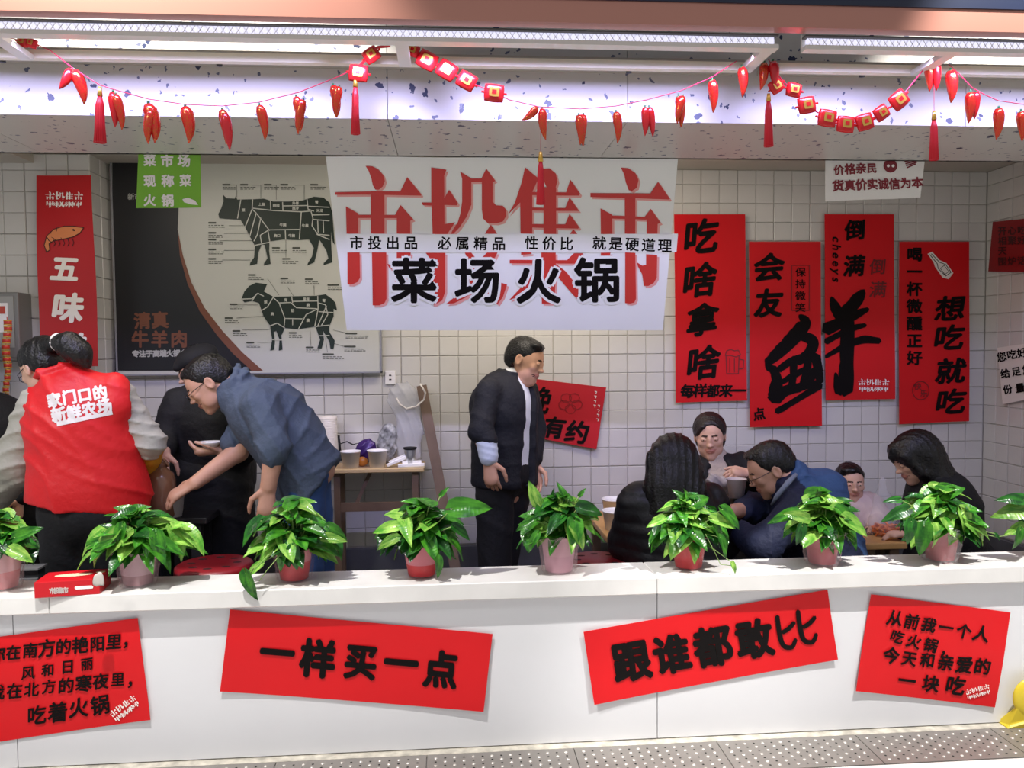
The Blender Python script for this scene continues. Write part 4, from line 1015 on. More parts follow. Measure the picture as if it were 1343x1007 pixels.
# white print on the back of the vest, laid onto the cloth
def onto(obj, shapes, mats, name, parent, lift=.002, fine=3.0, Yd=2.5):
    from mathutils.bvhtree import BVHTree
    me = obj.data; bv = BVHTree.FromPolygons([v.co.copy() for v in me.vertices], [tuple(p.vertices) for p in me.polygons])
    def mp(x, y, l):
        d = ray(x, y).normalized(); h = bv.ray_cast(CAM, d)
        return (h[0]-d*lift) if h[0] is not None else P(x, y, Y-.12)
    ink = Ink(mp, lift, fine); shapes(ink); return ink.obj(name, mats, parent)
def vest_print(ink):
    a = -.175
    for ch, x, y in (('家', 71, 525), ('门', 91, 521), ('口', 111, 518), ('的', 131, 515)): ink.char(ch, x, y, 19.5, a, 1, 1, .045)
    for ch, x, y in (('新', 77, 544), ('鲜', 97, 541), ('农', 117, 537), ('场', 137, 533)): ink.char(ch, x, y, 20, a, 1, 1, .045)
    ink.poly([(74, 553), (147, 539), (148, 543.5), (75, 559)])
    ink.char('品', 70, 538, 5, a, 1, 1, .02)
onto(vest, vest_print, M_wink, 'vest_print', root, .003, 2.5)

# ---- person in black behind the jug
Y = 3.72; J = lambda x, y, d=0: P(x, y, Y+d)
root = person('person in a black cap and long black coat, half hidden behind the bending man', (J(275, 700).x, Y, 0))
f = nz((-.4, -.9, 0)); r_ = f.cross(Z3)
hc = J(262, 485, .05); hf_, hu, hr = basis((-.85, -.25, -.4), (-.2, 0, .97))
hipc = J(280, 630); ch = J(275, 550); nb = J(268, 512); shA = J(236, 530, -.02); shB = J(312, 530, .02)
elA = J(217, 575, -.08); wrA = J(214, 592, -.2); elB = J(318, 590, -.08); wrB = J(292, 590, -.22)
hips = [hipc+V(-.085, 0, 0), hipc+V(.085, 0, 0)]; kn = [V(hips[0].x, Y-.03, .48), V(hips[1].x, Y, .48)]; an = [V(p.x, Y+.03, .08) for p in kn]
body = Sdf(); torso(body, [(hipc, .135), (ch, .16), (nb-Z3*.05, .085)], f); shoulders(body, shA, shB, .055, f)
limb(body, arm_pts(shA, elA, wrA)); limb(body, arm_pts(shB, elB, wrB)); legs(body, hips, kn, an); limb(body, [(nb-Z3*.05, .056), (hc-hu*.05, .05)], .02)
hand(body, wrA, (.0, -.25, -.95), (-.2, -.9, .1), .95, .65, .2, -1); hand(body, wrB, (-.95, -.2, -.05), (0, -.35, -.95), .95, .55, .2, 1)
q = head(body, hc, hf_, hu, .9)
body.mesh('body', HM2, root, .012, [(hc-V(.12, .12, .13), hc+V(.12, .12, .13)), (J(212, 622, -.3), J(228, 585, -.1)), (J(262, 610, -.35), J(300, 570, -.15))], .005)
hair_short(root, q, .93)
s = Sdf(); R = np.array([list(hr), list(hf_), list(hu)]).T
s.ell(q(0, -.012, .058), (.083, .100, .062), R, .01); s.cone(q(-.03, .095, .052), q(.03, .095, .052), .012, .012, .03); s.cut(q(0, 0, .036), -hu)
s.mesh('cap', mat('cap_black', '#0f0f12', .8), root, .007)
s = Sdf(); torso(s, [(hipc-Z3*.32, .21), (hipc, .185), (ch, .18), (nb-Z3*.04, .11)], f, 0, .76); shoulders(s, shA, shB, .062, f)
limb(s, [(shA, .078), (elA, .066), (elA.lerp(wrA, .75), .05)]); limb(s, [(shB, .078), (elB, .064), (elB.lerp(wrB, .55), .05)]); collar(s, nb+Z3*.02, (0, 0, 1), .07, .014)
s.mesh('coat', M_black, root, .011, disp=folds(.006, [((1, 0, .3), .13, 0), ((.4, 0, 1), .1, 1)])); 
pants(root, M_dark, hips, kn, an, f, name='trousers'); feet(root, an, f)

# ---- man bending in the grey-blue jacket
Y = 3.42; J = lambda x, y, d=0: P(x, y, Y+d)
root = person('man in glasses and grey-blue jacket bending over to pick up a cup', (J(405, 700).x, Y, 0))
hc = J(276, 503, -.02); hf_, hu, hr = basis((-.76, -.16, -.60), (-.52, -.05, .82))
hipc = J(400, 605); w1 = J(382, 568); ch = J(352, 545); nb = J(318, 515); shN = J(342, 532, -.15); shF = J(330, 535, .15)
elN = J(360, 585, -.22); wrN = J(352, 638, -.22); elF = J(312, 592, .02); wrF = J(256, 633, -.12)
f = nz(V(-.55, 0, -.8)); hips = [hipc+V(0, -.055, -.03), hipc+V(0, .055, -.03)]; kn = [V(J(400, 740).x, Y-.08, .46), V(J(412, 740).x, Y+.08, .46)]; an = [V(J(403, 745).x, Y-.08, .08), V(J(430, 745).x, Y+.1, .08)]
body = Sdf(); torso(body, [(hipc, .135), (w1, .145), (ch, .165), (nb, .10)], f, 0, .7); shoulders(body, shN, shF, .055, f)
limb(body, arm_pts(shN, elN, wrN, .052, .044, .030)); limb(body, arm_pts(shF, elF, wrF, .052, .042, .028)); legs(body, hips, kn, an); limb(body, [(nb, .062), (hc+hu*-.02-hf_*.04, .055)], .02)
hand(body, wrN, (-.08, -.1, -1), (.3, -.9, 0), 1.0, .45, .3, 1); hand(body, wrF, (-.85, -.1, -.5), (-.3, -.5, .8), 1.0, .35, .2, 1)
q = head(body, hc, hf_, hu, .95)
body.mesh('body', HM, root, .011, [(hc-V(.13, .12, .13), hc+V(.13, .12, .13)), (wrN-V(.07, .07, .19), wrN+V(.06, .06, .02)), (wrF-V(.19, .09, .12), wrF+V(.03, .07, .05))], .0045)
spectacles(root, q, .95)
hair_short(root, q, .97, .02, .01)
M_gj = mat('jacket_greyblue', '#4c5868', .8, bump=.6, bscale=45)
s = Sdf(); torso(s, [(J(404, 636), .158), (J(396, 610), .165), (J(376, 575), .168), (ch, .175), (nb+V(.0, 0, -.01), .11)], f, 0, .86, .03); shoulders(s, shN, shF, .07, f)
limb(s, [(shN, .078), (elN, .062), (J(358, 596, -.22), .056)]); limb(s, [(shF, .078), (J(318, 570, .06), .062), (J(305, 580, .03), .054)])
s.cut(J(424, 632), (.80, 0, -.6)); collar(s, nb+V(-.01, 0, .02), hc-nb, .082, .017, None, h=.03)
s.mesh('jacket', M_gj, root, .008, disp=folds(.015, [((.6, .1, -1), .085, 0), ((1, .4, .5), .07, 1), ((.2, 1, 1), .11, 2)]))
pants(root, mat('denim', '#33517f', .85, var=.2, vscale=14, bump=.3), hips, kn, an, f, name='jeans', wide=.12, rh=.098, rc=.07); feet(root, an, (-1, 0, 0))

# ---- seated people: a helper for hips on stools and legs to the floor
def seated_lower(body, hipc, f, Yf, seat=.46, spread=.09):
    f = nz((f[0], f[1], 0)); r = f.cross(Z3); hips = [hipc+r*spread, hipc-r*spread]
    kn = [h+f*.30 for h in hips]; kn = [V(k.x, k.y, seat+.03) for k in kn]; an = [V(k.x, k.y, .08) for k in kn]
    legs(body, hips, kn, an, .085, .06, .045); return hips, kn, an
def stool(label, x, y, top, cat='stool'):
    t = thing('plastic_stool', label, 'stool', (x, y, 0), 'red plastic stools')
    M_s = mat('stool_red', '#7d0f1a', .4)
    mb = MB(); mb.lathe((x, y, 0), [(.001, top), (.13, top), (.142, top-.008), (.145, top-.03), (.135, top-.03), (.13, top-.014), (.001, top-.014)], 28); mb.obj('seat', M_s, t, True)
    for i in range(4):
        a = PI/4+i*PI/2; mb = MB(); mb.bar((x+.11*math.cos(a), y+.11*math.sin(a), top-.02), (x+.15*math.cos(a), y+.15*math.sin(a), 0), .035, .012); mb.obj('leg', M_s, t)
    mb = MB(); mb.tube([(x+.13*math.cos(a), y+.13*math.sin(a), .2) for a in np.linspace(0, 2*PI, 20)], .007, 6, cap=False); mb.obj('ring', M_s, t, True)
    mb = MB()
    for i in range(8):
        a = i*PI/4; mb.lathe((x+.085*math.cos(a), y+.085*math.sin(a), top+.0006), [(.013, 0), (0, .0002)], 10, sx=1.3, sy=.8)
    tag(mb.obj('seat_hole', mat('hole_dark', '#2a0508', .8), t), kind='stuff')
    return t
# ---- woman with long black hair, seen from behind
Y = 3.22; J = lambda x, y, d=0: P(x, y, Y+d)
root = person('woman with long black hair in a black puffer coat, seen from behind at the table', (J(885, 700).x, Y, 0))
f = nz((.25, 1, 0)); hc = J(884, 607, .03); hf_, hu, hr = basis((.35, .85, -.4), (.0, .1, 1))
hipc = V(J(885, 700).x, Y, .55); ch = J(882, 690, .0); nb = J(882, 640); shA = J(838, 660, .0); shB = J(928, 660, .05)
elA = J(822, 712, .08); wrA = J(845, 705, .3); elB = J(945, 712, .12); wrB = J(930, 700, .32)
body = Sdf(); torso(body, [(hipc, .14), (ch, .165), (nb-Z3*.05, .085)], f); shoulders(body, shA, shB, .055, f)
limb(body, arm_pts(shA, elA, wrA)); limb(body, arm_pts(shB, elB, wrB)); hp, kn, an = seated_lower(body, hipc, f, Y); limb(body, [(nb-Z3*.05, .055), (hc-hu*.05, .05)], .02)
hand(body, wrA, (.2, .9, 0), (0, 0, 1), .9, .4); hand(body, wrB, (-.2, .9, 0), (0, 0, 1), .9, .4)
q = head(body, hc, hf_, hu, .92); body.mesh('body', HM2, root, .013, [(hc-V(.11, .11, .13), hc+V(.11, .11, .13))], .006)
s = Sdf(); s.ell(q(0, -.02, .035), (.094, .105, .09), None, .01); s.chain([(J(876, 608, -.03), .095), (J(878, 640, -.06), .10), (J(880, 672, -.075), .095), (J(884, 700, -.085), .06)], .03, 0, '+', (np.array((0., 1., 0.)), .7))
s.chain([(J(897, 612, -.02), .075), (J(903, 645, -.05), .07), (J(903, 680, -.07), .055)], .03)
s.ell(q(0, .10, -.04), (.07, .06, .09), np.array([list(hr), list(hf_), list(hu)]).T, .01, 0, '-')
s.mesh('hair', M_hair, root, .0065, disp=folds(.008, [((1, .1, .06), .036, 0), ((1, -.2, -.08), .026, 1.3)]))
s = Sdf(); torso(s, [(hipc-Z3*.04, .205), (hipc.lerp(ch, .6), .205), (ch, .205), (nb-Z3*.05, .13)], f, 0, .76); shoulders(s, shA, shB, .075, f)
limb(s, [(shA, .08), (elA, .075), (wrA, .055)], .03); limb(s, [(shB, .08), (elB, .072), (wrB, .055)], .03); collar(s, nb+Z3*.0, (0, 0, 1), .08, .02)
def quilt(x, y, z): return -.006*np.abs(np.sin(z*PI/.055+.5*np.sin(x*7)))**.5+.002*np.sin(x*40+z*17)+.0015*np.sin(x*90)
s.mesh('puffer_coat', mat('puffer_black', '#0b0b10', .5, bump=.4, bscale=30), root, .0085, disp=quilt)
pants(root, M_dark, hp, kn, an, f, name='trousers'); feet(root, an, f)
stool('red plastic stool under the woman in the black puffer coat', hipc.x, hipc.y, .45)

# ---- woman facing, between the two at the table
Y = 3.82; J = lambda x, y, d=0: P(x, y, Y+d)
root = person('smiling woman in a black blazer and cream top facing the counter across the table', (J(940, 700).x, Y, 0))
f = nz((-.15, -1, 0)); hc = J(931, 572, .03); hf_, hu, hr = basis((-.30, -.90, -.20), (-.10, -.1, 1))
hipc = V(J(948, 700).x, Y+.08, .56); ch = J(944, 640, .04); nb = J(937, 608, .03); shA = J(908, 622, .04); shB = J(974, 612, .04)
elA = J(912, 660, -.02); wrA = J(932, 640, -.2); elB = J(996, 640, -.06); wrB = J(984, 622, -.24)
body = Sdf(); torso(body, [(hipc, .14), (ch, .155), (nb-Z3*.05, .08)], f); shoulders(body, shA, shB, .05, f)
limb(body, arm_pts(shA, elA, wrA)); limb(body, arm_pts(shB, elB, wrB)); hp, kn, an = seated_lower(body, hipc, f, Y); limb(body, [(nb-Z3*.05, .053), (hc-hu*.05, .05)], .02)
hand(body, wrA, (.7, -.3, .1), (0, -.4, .9), .9, .6, .2, -1); hand(body, wrB, (-.75, -.3, .15), (.1, -.5, .8), .9, .6, .2, 1)
q = head(body, hc, hf_, hu, .94, .0012); body.mesh('body', HM2, root, .012, [(hc-V(.11, .12, .13), hc+V(.11, .12, .13)), (wrA-V(.03, .12, .07), wrA+V(.13, .04, .07)), (wrB-V(.15, .12, .07), wrB+V(.03, .04, .07))], .0042)
s = Sdf(); R = np.array([list(hr), list(hf_), list(hu)]).T
s.ell(q(0, -.014, .040), (.081, .100, .080), R, .01); s.ell(q(0, -.05, -.02), (.078, .06, .085), R, .02); s.ell(q(-.014, .088, -.010), (.067, .052, .092), R, .005, 0, '-'); s.ell(q(0, .03, -.10), (.09, .09, .05), R, .01, 0, '-')
s.cone(q(.03, .078, .078), q(.066, .058, .03), .010, .008, .008)
s.mesh('hair', mat('dark_brown_hair', '#1d1413', .45, bump=.5, bscale=120), root, .0055, disp=HAIRFOLD)
s = Sdf(); torso(s, [(hipc, .16), (ch, .158), (nb-Z3*.04, .095)], f, 0, .8); limb(s, [(nb-Z3*.04, .068), (nb+Z3*.035, .062)])
s.mesh('sweater', mat('cream_knit', '#b9a99b', .85, bump=.6, bscale=60), root, .009, disp=folds(.004, [((0, 0, 1), .05, 0), ((1, 0, .5), .07, 1)]))
s = Sdf(); torso(s, [(hipc, .185), (ch, .178), (nb-Z3*.055, .115)], f, 0, .84); shoulders(s, shA, shB, .058, f)
limb(s, [(shA, .072), (elA, .062), (elA.lerp(wrA, .7), .05)]); limb(s, [(shB, .075), (elB, .066), (elB.lerp(wrB, .75), .05)])
s.cone(nb+f*.08, ch+f*.16, .052, .055, .004, 0, '-'); s.cone(ch+f*.16, hipc+f*.18, .055, .07, .004, 0, '-')
collar(s, nb-Z3*.02, (0, .25, 1), .08, .014, f, h=.012)
s.mesh('blazer', M_black, root, .009, disp=folds(.004, [((.3, 0, 1), .09, 0), ((1, 0, -.4), .1, 1)]))
pants(root, M_dark, hp, kn, an, f, name='trousers'); feet(root, an, f)
stool('red plastic stool under the woman facing the counter', hipc.x, hipc.y, .46)

# ---- man in the blue jacket leaning over the table
Y = 3.30; J = lambda x, y, d=0: P(x, y, Y+d)
root = person('man in glasses and a blue hooded jacket leaning over the table', (J(1075, 700).x, Y, 0))
hc = J(1012, 616, .03); hf_, hu, hr = basis((-.86, .14, -.48), (-.28, .05, .95))
f = nz((-.8, .25, -.5)); hipc = V(J(1100, 700).x, Y+.02, .56); ch = J(1062, 672, .02); nb = J(1040, 640, .02); shN = J(1050, 668, -.15); shF = J(1030, 662, .17)
elN = J(1000, 718, -.2); wrN = J(966, 694, .0); elF = J(985, 668, .12); wrF = J(962, 670, .03)
body = Sdf(); torso(body, [(hipc, .14), (hipc.lerp(ch, .5), .16), (ch, .17), (nb, .11)], f, 0, .7); shoulders(body, shN, shF, .055, f)
limb(body, arm_pts(shN, elN, wrN)); limb(body, arm_pts(shF, elF, wrF)); hp, kn, an = seated_lower(body, hipc, (-.9, .3, 0), Y); limb(body, [(nb, .064), (hc-hu*.02-hf_*.04, .057)], .02)
hand(body, wrN, (-.9, .1, .25), (.2, -.7, .6), .95, .75, .1, 1); hand(body, wrF, (-.9, -.3, .1), (-.1, -.5, .8), .95, .85, .1, 1)
q = head(body, hc, hf_, hu, .98, .001); body.mesh('body', HM, root, .012, [(hc-V(.13, .12, .13), hc+V(.12, .12, .13)), (wrN-V(.14, .07, .06), wrN+V(.03, .05, .08)), (wrF-V(.14, .09, .07), wrF+V(.03, .05, .07))], .0045)
spectacles(root, q, .98)
hair_short(root, q, 1.0, .015, .018)
s = Sdf(); torso(s, [(hipc-Z3*.03, .20), (hipc.lerp(ch, .5), .20), (ch, .192), (nb, .115)], f, 0, .82, .04); shoulders(s, shN, shF, .075, f)
s.ell(J(1082, 637, .03), (.085, .11, .075), None, .04, 0)
limb(s, [(shN, .08), (elN, .068), (elN.lerp(wrN, .7), .055)]); limb(s, [(shF, .08), (elF, .065), (elF.lerp(wrF, .4), .055)])
col_ = nb+V(-.015, -.0, .02); collar(s, col_, hc-col_, .085, .02, None, h=.03)
def bluepart(x, y, z): return 0*x
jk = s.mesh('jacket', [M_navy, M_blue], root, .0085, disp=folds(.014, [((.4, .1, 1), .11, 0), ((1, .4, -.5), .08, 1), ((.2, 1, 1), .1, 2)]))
# the jacket's lighter blue back and hood, its navy front and sleeves
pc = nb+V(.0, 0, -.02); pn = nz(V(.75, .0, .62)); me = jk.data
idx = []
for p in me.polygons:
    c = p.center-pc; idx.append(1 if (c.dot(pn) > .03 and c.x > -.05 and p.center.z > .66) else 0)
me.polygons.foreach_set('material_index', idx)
mb = MB(); mb.tube([J(1044, 622, -.09), J(1033, 633, -.12), J(1020, 650, -.11), J(1012, 662, -.08)], [.008, .012, .012, .006], 8); mb.obj('collar_lining', mat('lining_grey', '#7d8596', .8), root, True)
pants(root, mat('navy_trousers', '#1b2440', .8), hp, kn, an, f, name='trousers'); feet(root, an, (-1, .3, 0))
stool('red plastic stool under the man in the blue jacket', hipc.x, hipc.y, .46)

# ---- child
Y = 3.66; J = lambda x, y, d=0: P(x, y, Y+d)
root = person('small child in a pale pink jacket looking out from behind the table', (J(1125, 700).x, Y, 0))
f = nz((-.1, -1, 0)); hc = J(1115, 633, .03); hf_, hu, hr = basis((-.16, -.97, -.1), (-.03, 0, 1))
hipc = V(J(1130, 700).x, Y+.02, .60); ch = J(1128, 678, .03); nb = J(1119, 660, .03); shA = J(1106, 670, .0); shB = J(1142, 664, .03)
elA = J(1100, 690, -.06); wrA = J(1115, 700, -.12); elB = J(1156, 682, -.05); wrB = J(1148, 690, -.15)
body = Sdf(); torso(body, [(hipc, .10), (ch, .095), (nb-Z3*.02, .07)], f, 0, .75); shoulders(body, shA, shB, .035, f)
limb(body, arm_pts(shA, elA, wrA, .035, .03, .022)); limb(body, arm_pts(shB, elB, wrB, .035, .03, .022)); limb(body, [(nb-Z3*.03, .038), (hc-hu*.03, .036)], .02)
r = f.cross(Z3); hp = [hipc+r*.05, hipc-r*.05]; kn = [V(h.x, h.y-.14, .58) for h in hp]; an = [V(k.x, k.y, .36) for k in kn]
for a, b, c in zip(hp, kn, an): limb(body, [(a, .055), (b, .042), (c, .032)])
hand(body, wrA, (.3, -.6, -.2), (0, 0, 1), .62, .4); hand(body, wrB, (-.5, -.6, 0), (0, 0, 1), .62, .4)
q = head(body, hc, hf_, hu, .78, .0035); body.mesh('body', HM2, root, .009, [(hc-V(.1, .1, .1), hc+V(.1, .1, .1))], .0034)
hair_short(root, q, .79, .0, .004)
s = Sdf(); torso(s, [(hipc, .125), (ch, .125), (nb-Z3*.02, .08)], f, 0, .8); shoulders(s, shA, shB, .052, f); limb(s, [(shA, .056), (elA, .05), (wrA, .036)]); limb(s, [(shB, .058), (elB, .052), (wrB, .036)])
s.mesh('jacket', mat('pale_pink', '#d9c3bc', .8, bump=.5), root, .007, disp=folds(.006, [((.3, 0, 1), .05, 0), ((1, 0, .4), .06, 1)]))
s = Sdf(); collar(s, nb+Z3*.0, (0, 0, 1), .045, .012, None, h=.012); s.mesh('inner_collar', mat('inner_red', '#6b1418', .8), root, .006)
s = Sdf()
for a, b, c in zip(hp, kn, an): limb(s, [(a, .065), (b, .052), (c, .042)])
s.mesh('trousers', mat('child_trousers', '#4a4c58', .8), root, .01)
t = thing('child_seat', 'tall wooden stool under the small child', 'stool', (hipc.x, hipc.y, 0)); M_w = mat('pine', '#b88a5a', .5, var=.1)
mb = MB(); mb.box(hipc.x-.12, hipc.x+.10, hipc.y-.08, hipc.y+.12, .50, .53); mb.obj('seat', M_w, t)
for a in (-1, 1):
    for b in (-1, 1): mb = MB(); mb.bar((hipc.x+a*.11, hipc.y+b*.09, .5), (hipc.x+a*.13, hipc.y+b*.11, 0), .025); mb.obj('leg', M_w, t)

# ---- woman in black with long hair at the far end
Y = 3.52; J = lambda x, y, d=0: P(x, y, Y+d)
root = person('woman in black with long straight hair bending her head down to the child', (J(1235, 700).x, Y, 0))
f = nz((-.9, -.1, 0)); hc = J(1200, 601, .0); hf_, hu, hr = basis((-.88, .02, -.48), (-.42, .05, .9))
hipc = V(J(1245, 700).x, Y, .55); ch = J(1234, 668); nb = J(1222, 632); shN = J(1233, 654, -.15); shF = J(1225, 650, .15)
elN = J(1232, 700, -.2); wrN = J(1195, 700, -.2); elF = J(1215, 695, .15); wrF = J(1180, 695, .1)
body = Sdf(); torso(body, [(hipc, .14), (ch, .16), (nb-Z3*.05, .08)], f); shoulders(body, shN, shF, .05, f)
limb(body, arm_pts(shN, elN, wrN)); limb(body, arm_pts(shF, elF, wrF)); hp, kn, an = seated_lower(body, hipc, (-.4, -.9, 0), Y); limb(body, [(nb-Z3*.05, .054), (hc-hu*.05, .05)], .02)
hand(body, wrN, (-1, 0, 0), (0, 0, 1), .9, .4); hand(body, wrF, (-1, 0, 0), (0, 0, 1), .9, .4)
q = head(body, hc, hf_, hu, .93); body.mesh('body', HM2, root, .013, [(hc-V(.12, .12, .13), hc+V(.12, .12, .13))], .0045)
R = np.array([list(hr), list(hf_), list(hu)]).T
s = Sdf(); s.ell(q(0, -.018, .045), (.088, .108, .086), R, .01); s.ell(q(0, -.05, -.02), (.078, .07, .10), R, .03)
s.cone(q(.05, .06, .05), q(.062, .03, -.06), .03, .028, .02); s.cone(q(-.05, .06, .05), q(-.062, .03, -.06), .03, .028, .02); s.cone(q(0, .07, .09), q(0, .098, .062), .03, .018, .02)
s.chain([(q(0, -.05, -.01), .085), (J(1226, 628, -.01), .085), (J(1240, 652, -.0), .07), (J(1250, 690, 0), .05)], .03)
s.ell(q(0, .105, -.030), (.052, .05, .075), R, .006, 0, '-')
s.mesh('hair', M_hair, root, .006, disp=folds(.005, [((1, 1, .1), .026, 0), ((1, -1.2, -.1), .019, 1.3)]))
s = Sdf(); torso(s, [(hipc-Z3*.04, .20), (ch, .195), (nb-Z3*.04, .12)], f, 0, .75); shoulders(s, shN, shF, .07, f)
limb(s, [(shN, .078), (elN, .068), (wrN, .045)]); limb(s, [(shF, .075), (elF, .066), (wrF, .045)])
s.mesh('coat', M_black, root, .011, disp=folds(.006, [((.4, 0, 1), .11, 0), ((1, 0, -.4), .1, 1)]))
pants(root, M_dark, hp, kn, an, f, name='trousers'); feet(root, an, f)
stool('red plastic stool under the woman in black at the far end', hipc.x, hipc.y, .45)

# ---- someone in black at the frame's edge, behind the worker's arm
Y = 3.7; J = lambda x, y, d=0: P(x, y, Y+d)
root = person('person in black mostly hidden behind the grey sleeve of the worker', (J(-20, 700).x, Y, 0))
f = nz((.3, -1, 0)); hc = J(-45, 490, 0); hf_, hu, hr = basis((.4, -.8, -.4), (0, 0, 1)); hipc = J(0, 645); ch = J(-15, 570); nb = J(-38, 525); shA = J(-70, 545); shB = J(2, 548)
elA = J(-85, 600); wrA = J(-70, 640, -.1); elB = J(22, 600, -.02); wrB = J(26, 650, -.12)
hips = [hipc+V(-.085, 0, 0), hipc+V(.085, 0, 0)]; kn = [V(p.x, Y, .48) for p in hips]; an = [V(p.x, Y+.03, .08) for p in kn]
body = Sdf(); torso(body, [(hipc, .135), (ch, .16), (nb-Z3*.05, .085)], f); shoulders(body, shA, shB, .05, f)
limb(body, arm_pts(shA, elA, wrA)); limb(body, arm_pts(shB, elB, wrB)); legs(body, hips, kn, an); limb(body, [(nb-Z3*.05, .054), (hc-hu*.05, .05)], .02)
hand(body, wrA, (0, -.3, -1), (-1, 0, 0), .95, .4); hand(body, wrB, (0, -.3, -1), (1, 0, 0), .95, .4)
q = head(body, hc, hf_, hu, .93); body.mesh('body', HM, root, .014, [(hc-V(.1, .1, .12), hc+V(.1, .1, .12))], .006); hair_short(root, q, .95)
s = Sdf(); torso(s, [(hipc-Z3*.1, .20), (ch, .195), (nb-Z3*.04, .12)], f, 0, .72); shoulders(s, shA, shB, .075, f); limb(s, [(shA, .078), (elA, .066), (wrA, .045)]); limb(s, [(shB, .078), (elB, .066), (wrB, .045)])
s.mesh('coat', M_black, root, .013, disp=folds(.006, [((.4, 0, 1), .11, 0)]))
pants(root, M_dark, hips, kn, an, f, name='trousers'); feet(root, an, f)
# ------------------------------------------------------------------ furniture and things inside the stall
M_wood = mat('table_bamboo', '#c79a5e', .45, var=.15, vscale=9); M_wood2 = mat('wood_brown', '#6c5646', .6, var=.2, vscale=9)
M_cup = mat('paper_white', '#f4f1ef', .5); M_steel = mat('steel', '#c9cbcd', .28, .75)
def table(label, x0, x1, y0, y1, z, mt, ml, th=.028, inset=.05, group='stall tables'):
    t = thing('table', label, 'table', ((x0+x1)/2, (y0+y1)/2, 0), group)
    mb = MB(); mb.box(x0, x1, y0, y1, z-th, z); bevel(mb.obj('tabletop', mt, t), .006, 2)
    for x in (x0+inset, x1-inset):
        for y in (y0+inset*.7, y1-inset*.7): mb = MB(); mb.box(x-.02, x+.02, y-.02, y+.02, 0, z-th); mb.obj('leg', ml, t)
    return t
ZT = .748
A = PZ(808, 719, ZT); B = PZ(784, 676, ZT)
ta = table('bamboo table with white tubs behind the woman in the puffer coat', A.x, 1.04, A.y+.0, 4.1, ZT, M_wood, M_wood2)
C = PZ(1135, 713, ZT)
tb = table('bamboo table with a bag of orange snacks in front of the child', C.x-.02, PZ(1192, 712, ZT).x, C.y, C.y+.15, ZT, M_wood, M_wood2)
def tub(label, c, r, h, group, name='paper_tub', lidz=True):
    t = thing(name, label, 'bowl' if name != 'paper_cup' else 'cup', c, group)
    mb = MB(); mb.lathe(c, [(0, .001), (r*.80, .001), (r, h), (r*1.06, h), (r*1.06, h+.006), (r*.98, h+.006), (r*.96, h-.01), (r*.78, .006), (0, .006)], 24); mb.obj('body', M_cup, t, True); return t
tub('white paper tub on the bamboo table, nearer the plant', PZ(808, 694, ZT), .062, .085, 'white paper tubs')
tub('white paper tub standing against the tiles on the bamboo table', PZ(806, 677, ZT), .062, .085, 'white paper tubs')
# black table on the left side with jug and tub
zb = P(225, 677, 3.42).z
tl_ = table('black table holding the brown jug between the worker and the bending man', P(186, 690, 3.38).x, P(272, 692, 3.38).x, 3.375, 3.56, zb, mat('table_black', '#1b1a1d', .35), M_black)
tub('white paper tub under the bending man\'s hand on the black table', P(225, 677, 3.42), .052, .082, 'white paper tubs')
t = thing('jug', 'brown plastic jug with a ring handle on the black table', 'jug', P(212, 677, 3.40)[:])
c = P(212, 677, 3.40); hj = P(212, 612, 3.40).z-c.z
M_jug = mat('jug_brown', '#8a6248', .2, alpha=.93, coat=.5)
mb = MB(); mb.lathe(c, [(0, 0), (.056, 0), (.060, .01), (.060, hj*.72), (.052, hj*.86), (.03, hj*.95), (.024, hj), (0, hj)], 24); mb.obj('body', M_jug, t, True)
mb = MB(); mb.lathe(c+V(0, 0, hj), [(.024, 0), (.024, .02), (0, .02)], 16); mb.obj('cap', mat('cap_brown', '#6d4a36', .4), t, True)
mb = MB(); mb.tube([c+V(.03*math.cos(a), 0, hj*.95+.035*math.sin(a)+.01) for a in np.linspace(0, PI, 9)], .006, 6); mb.obj('handle', M_jug, t, True)
# small white bowl held by the person in black
c = P(276, 588, 3.47); t = thing('bowl', 'small white dipping bowl held by the person in black', 'bowl', c[:])
mb = MB(); mb.lathe(c, [(0, 0), (.022, 0), (.047, .026), (.049, .03), (.044, .028), (.02, .008), (0, .008)], 24); mb.obj('body', M_cup, t, True)
mb = MB(); mb.lathe(c, [(0, .02), (.036, .02)], 20); mb.obj('sauce', mat('sauce', '#5d3a22', .2), t, True)
# stainless box behind the plant at the far end
c = P(18, 764, 3.02); t = thing('griddle', 'dark steel griddle with a pale edge behind the red carton', 'griddle', (P(10, 760, 3.0).x, 3.05, P(10, 766, 3.0).z))
zz = P(10, 766, 3.0).z; xa_, xb_ = P(-40, 750, 2.98).x, P(50, 750, 2.98).x
mb = MB(); mb.box(xa_, xb_, 2.98, 3.03, zz, zz+.055); mb.obj('body', mat('griddle_dark', '#3b3d40', .35, .5), t)
mb = MB(); mb.box(xa_, xb_+.004, 2.97, 3.04, zz+.055, zz+.062); mb.box(xa_, xb_, 2.972, 2.98, zz+.022, zz+.026); mb.obj('edge', M_steel, t)
mb = MB(); mb.box(xa_, xb_, 2.975, 3.04, zz-.02, zz); mb.obj('foot', mat('griddle_black', '#121214', .5), t)
table('low dark shelf under the griddle behind the counter', xa_-.05, xb_+.03, 2.90, 3.045, zz-.02, M_black, M_black, .02, .03, 'stall tables')
